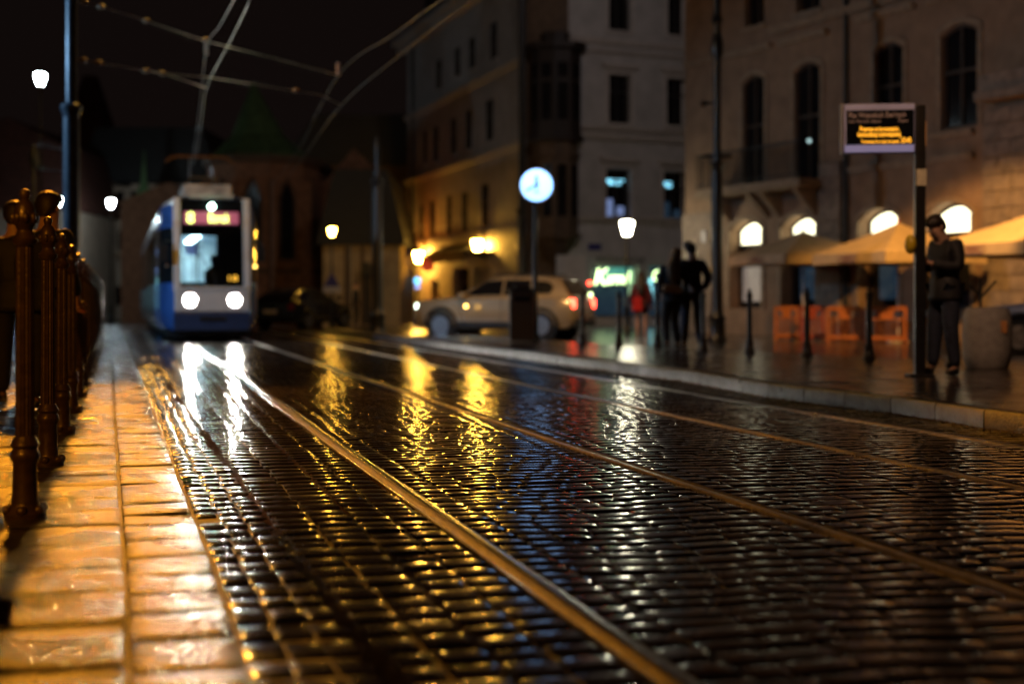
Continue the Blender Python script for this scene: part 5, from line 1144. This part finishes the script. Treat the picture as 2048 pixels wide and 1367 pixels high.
b = MB(); b.box(-.035, .035, -.006, .006, -.07, .07); o = b.build('mobile_phone', 'blkgloss', None, False, .004); o.location = ph; o.rotation_euler = (R(-50), 0, R(-66)); tag(o, 'dark mobile phone held in both hands by the person at the pole', 'phone')
# couple seen from behind
person('person with short dark hair and dark jacket, arm round the long-haired companion', (wx(1384, 24.2), 24.2, .137), R(180), 1.80,
       dict(elR=(-.27, .05, 1.15), wrR=(-.20, -.08, .96), elL=(.26, .05, 1.20), wrL=(.36, .14, 1.08), hd1=(.03, -.015, 1.64), hd2=(.04, 0, 1.70), knL=(.11, -.06, .5), knR=(-.10, .03, .5), anR=(-.12, .14, .10), toR=(-.13, .0, .05), anL=(.12, -.06, .09), toL=(.13, -.22, .04)))
# R(180): local +x points to image left, so wrL goes left -> woman stands at the left
person('person with long light-brown hair and black trousers, leaning on the companion', (wx(1345, 24.0), 24.0, .137), R(180), 1.68,
       dict(elL=(.23, .03, 1.14), wrL=(.19, .02, .95), elR=(-.24, .0, 1.2), wrR=(-.28, .16, 1.08), hd0=(-.03, 0, 1.55), hd1=(-.05, -.01, 1.635), hd2=(-.06, 0, 1.70), knL=(.14, .05, .5), anL=(.12, .20, .12), toL=(.12, .08, .03), knR=(-.03, -.10, .52), anR=(-.12, -.20, .09), toR=(-.13, -.34, .05)),
       legs='blktr', hair='hairl', longhair=True)
b = MB(); b.loft([[(-.16, 0, .0), (.15, 0, -.04), (.17, 0, .05), (.12, 0, .11), (-.15, 0, .13)], [(-.16, .07, .0), (.15, .07, -.04), (.17, .07, .05), (.12, .07, .11), (-.15, .07, .13)]]); o = b.build('handbag', 'tan', None, False, .02); o.location = (wx(1345, 23.8), 23.8, wz(583, 23.8)); tag(o, 'tan handbag at the hip of the long-haired person', 'handbag')
person('person in a dark red top, shorts and white socks, standing near the shop', (wx(1282, 33.5), 33.5, .004), R(170), 1.62,
       dict(knL=(.09, .0, .5), knR=(-.10, -.02, .5)), top='redcl', legs='denim', shoes='whitesock', hair='hairb', bare=True, longhair=True)
b = MB(); b.loft([[(-.1, 0, 0), (.12, 0, 0), (.10, 0, .32), (-.08, 0, .32)], [(-.1, .08, 0), (.12, .08, 0), (.10, .08, .32), (-.08, .08, .32)]]); b.tube([(-.04, .04, .3), (0, .04, .5), (.05, .04, .3)], .01)
o = b.build('handbag', mat('bright_red_leather', (.6, .03, .03), .4, nscale=8), None, False, .02); o.location = (wx(1274, 33.3), 33.3, .72); tag(o, 'bright red bag carried by the person in shorts', 'handbag')
person('dark silhouetted person passing the ochre house wall', (wx(712, 51.5), 51.5, 0), R(90), 1.7, {}, legs='blktr', parts=False)
person('dark person walking behind the left bollards, head right of the second bollard', (wx(96, 11.6), 11.6, PZ), R(160), 1.76, {}, legs='blktr', parts=False)
person('dark person walking behind the nearest left bollards, half hidden by them', (wx(30, 12.4), 12.4, PZ), R(190), 1.74, {}, legs='blktr', parts=False)
person('dark person standing in front of the far lit shop window', (wx(28, 62), 62, 0), R(30), 1.75, {}, legs='blktr', parts=False)
# ------------------------------------------------------------------ world, camera
w = bpy.data.worlds.new('World'); sc.world = w; w.use_nodes = True; nt = w.node_tree; bg = nt.nodes['Background']
bg.inputs['Color'].default_value = (1, .62, .55, 1); bg.inputs['Strength'].default_value = .0045
cam = bpy.data.cameras.new('camera'); co = bpy.data.objects.new('camera', cam); COL.objects.link(co)
co.location = (0, 0, H); co.rotation_euler = (R(90), 0, 0); cam.sensor_width = 36; cam.lens = 50; cam.clip_end = 500; cam.clip_start = .05
cam.shift_y = -(683.5 - HY) / 2048
cam.dof.use_dof = True; cam.dof.focus_distance = 7.6; cam.dof.aperture_fstop = 1.15; cam.dof.aperture_blades = 9
sc.camera = co
sc.view_settings.view_transform = 'Standard'; sc.view_settings.look = 'None'; sc.view_settings.exposure = 0; sc.view_settings.gamma = 1
cy = sc.cycles; cy.use_denoising = True; cy.max_bounces = 5; cy.diffuse_bounces = 2; cy.glossy_bounces = 4; cy.transmission_bounces = 3; cy.transparent_max_bounces = 6
cy.sample_clamp_indirect = 6; cy.sample_clamp_direct = 0; cy.caustics_reflective = False; cy.caustics_refractive = False
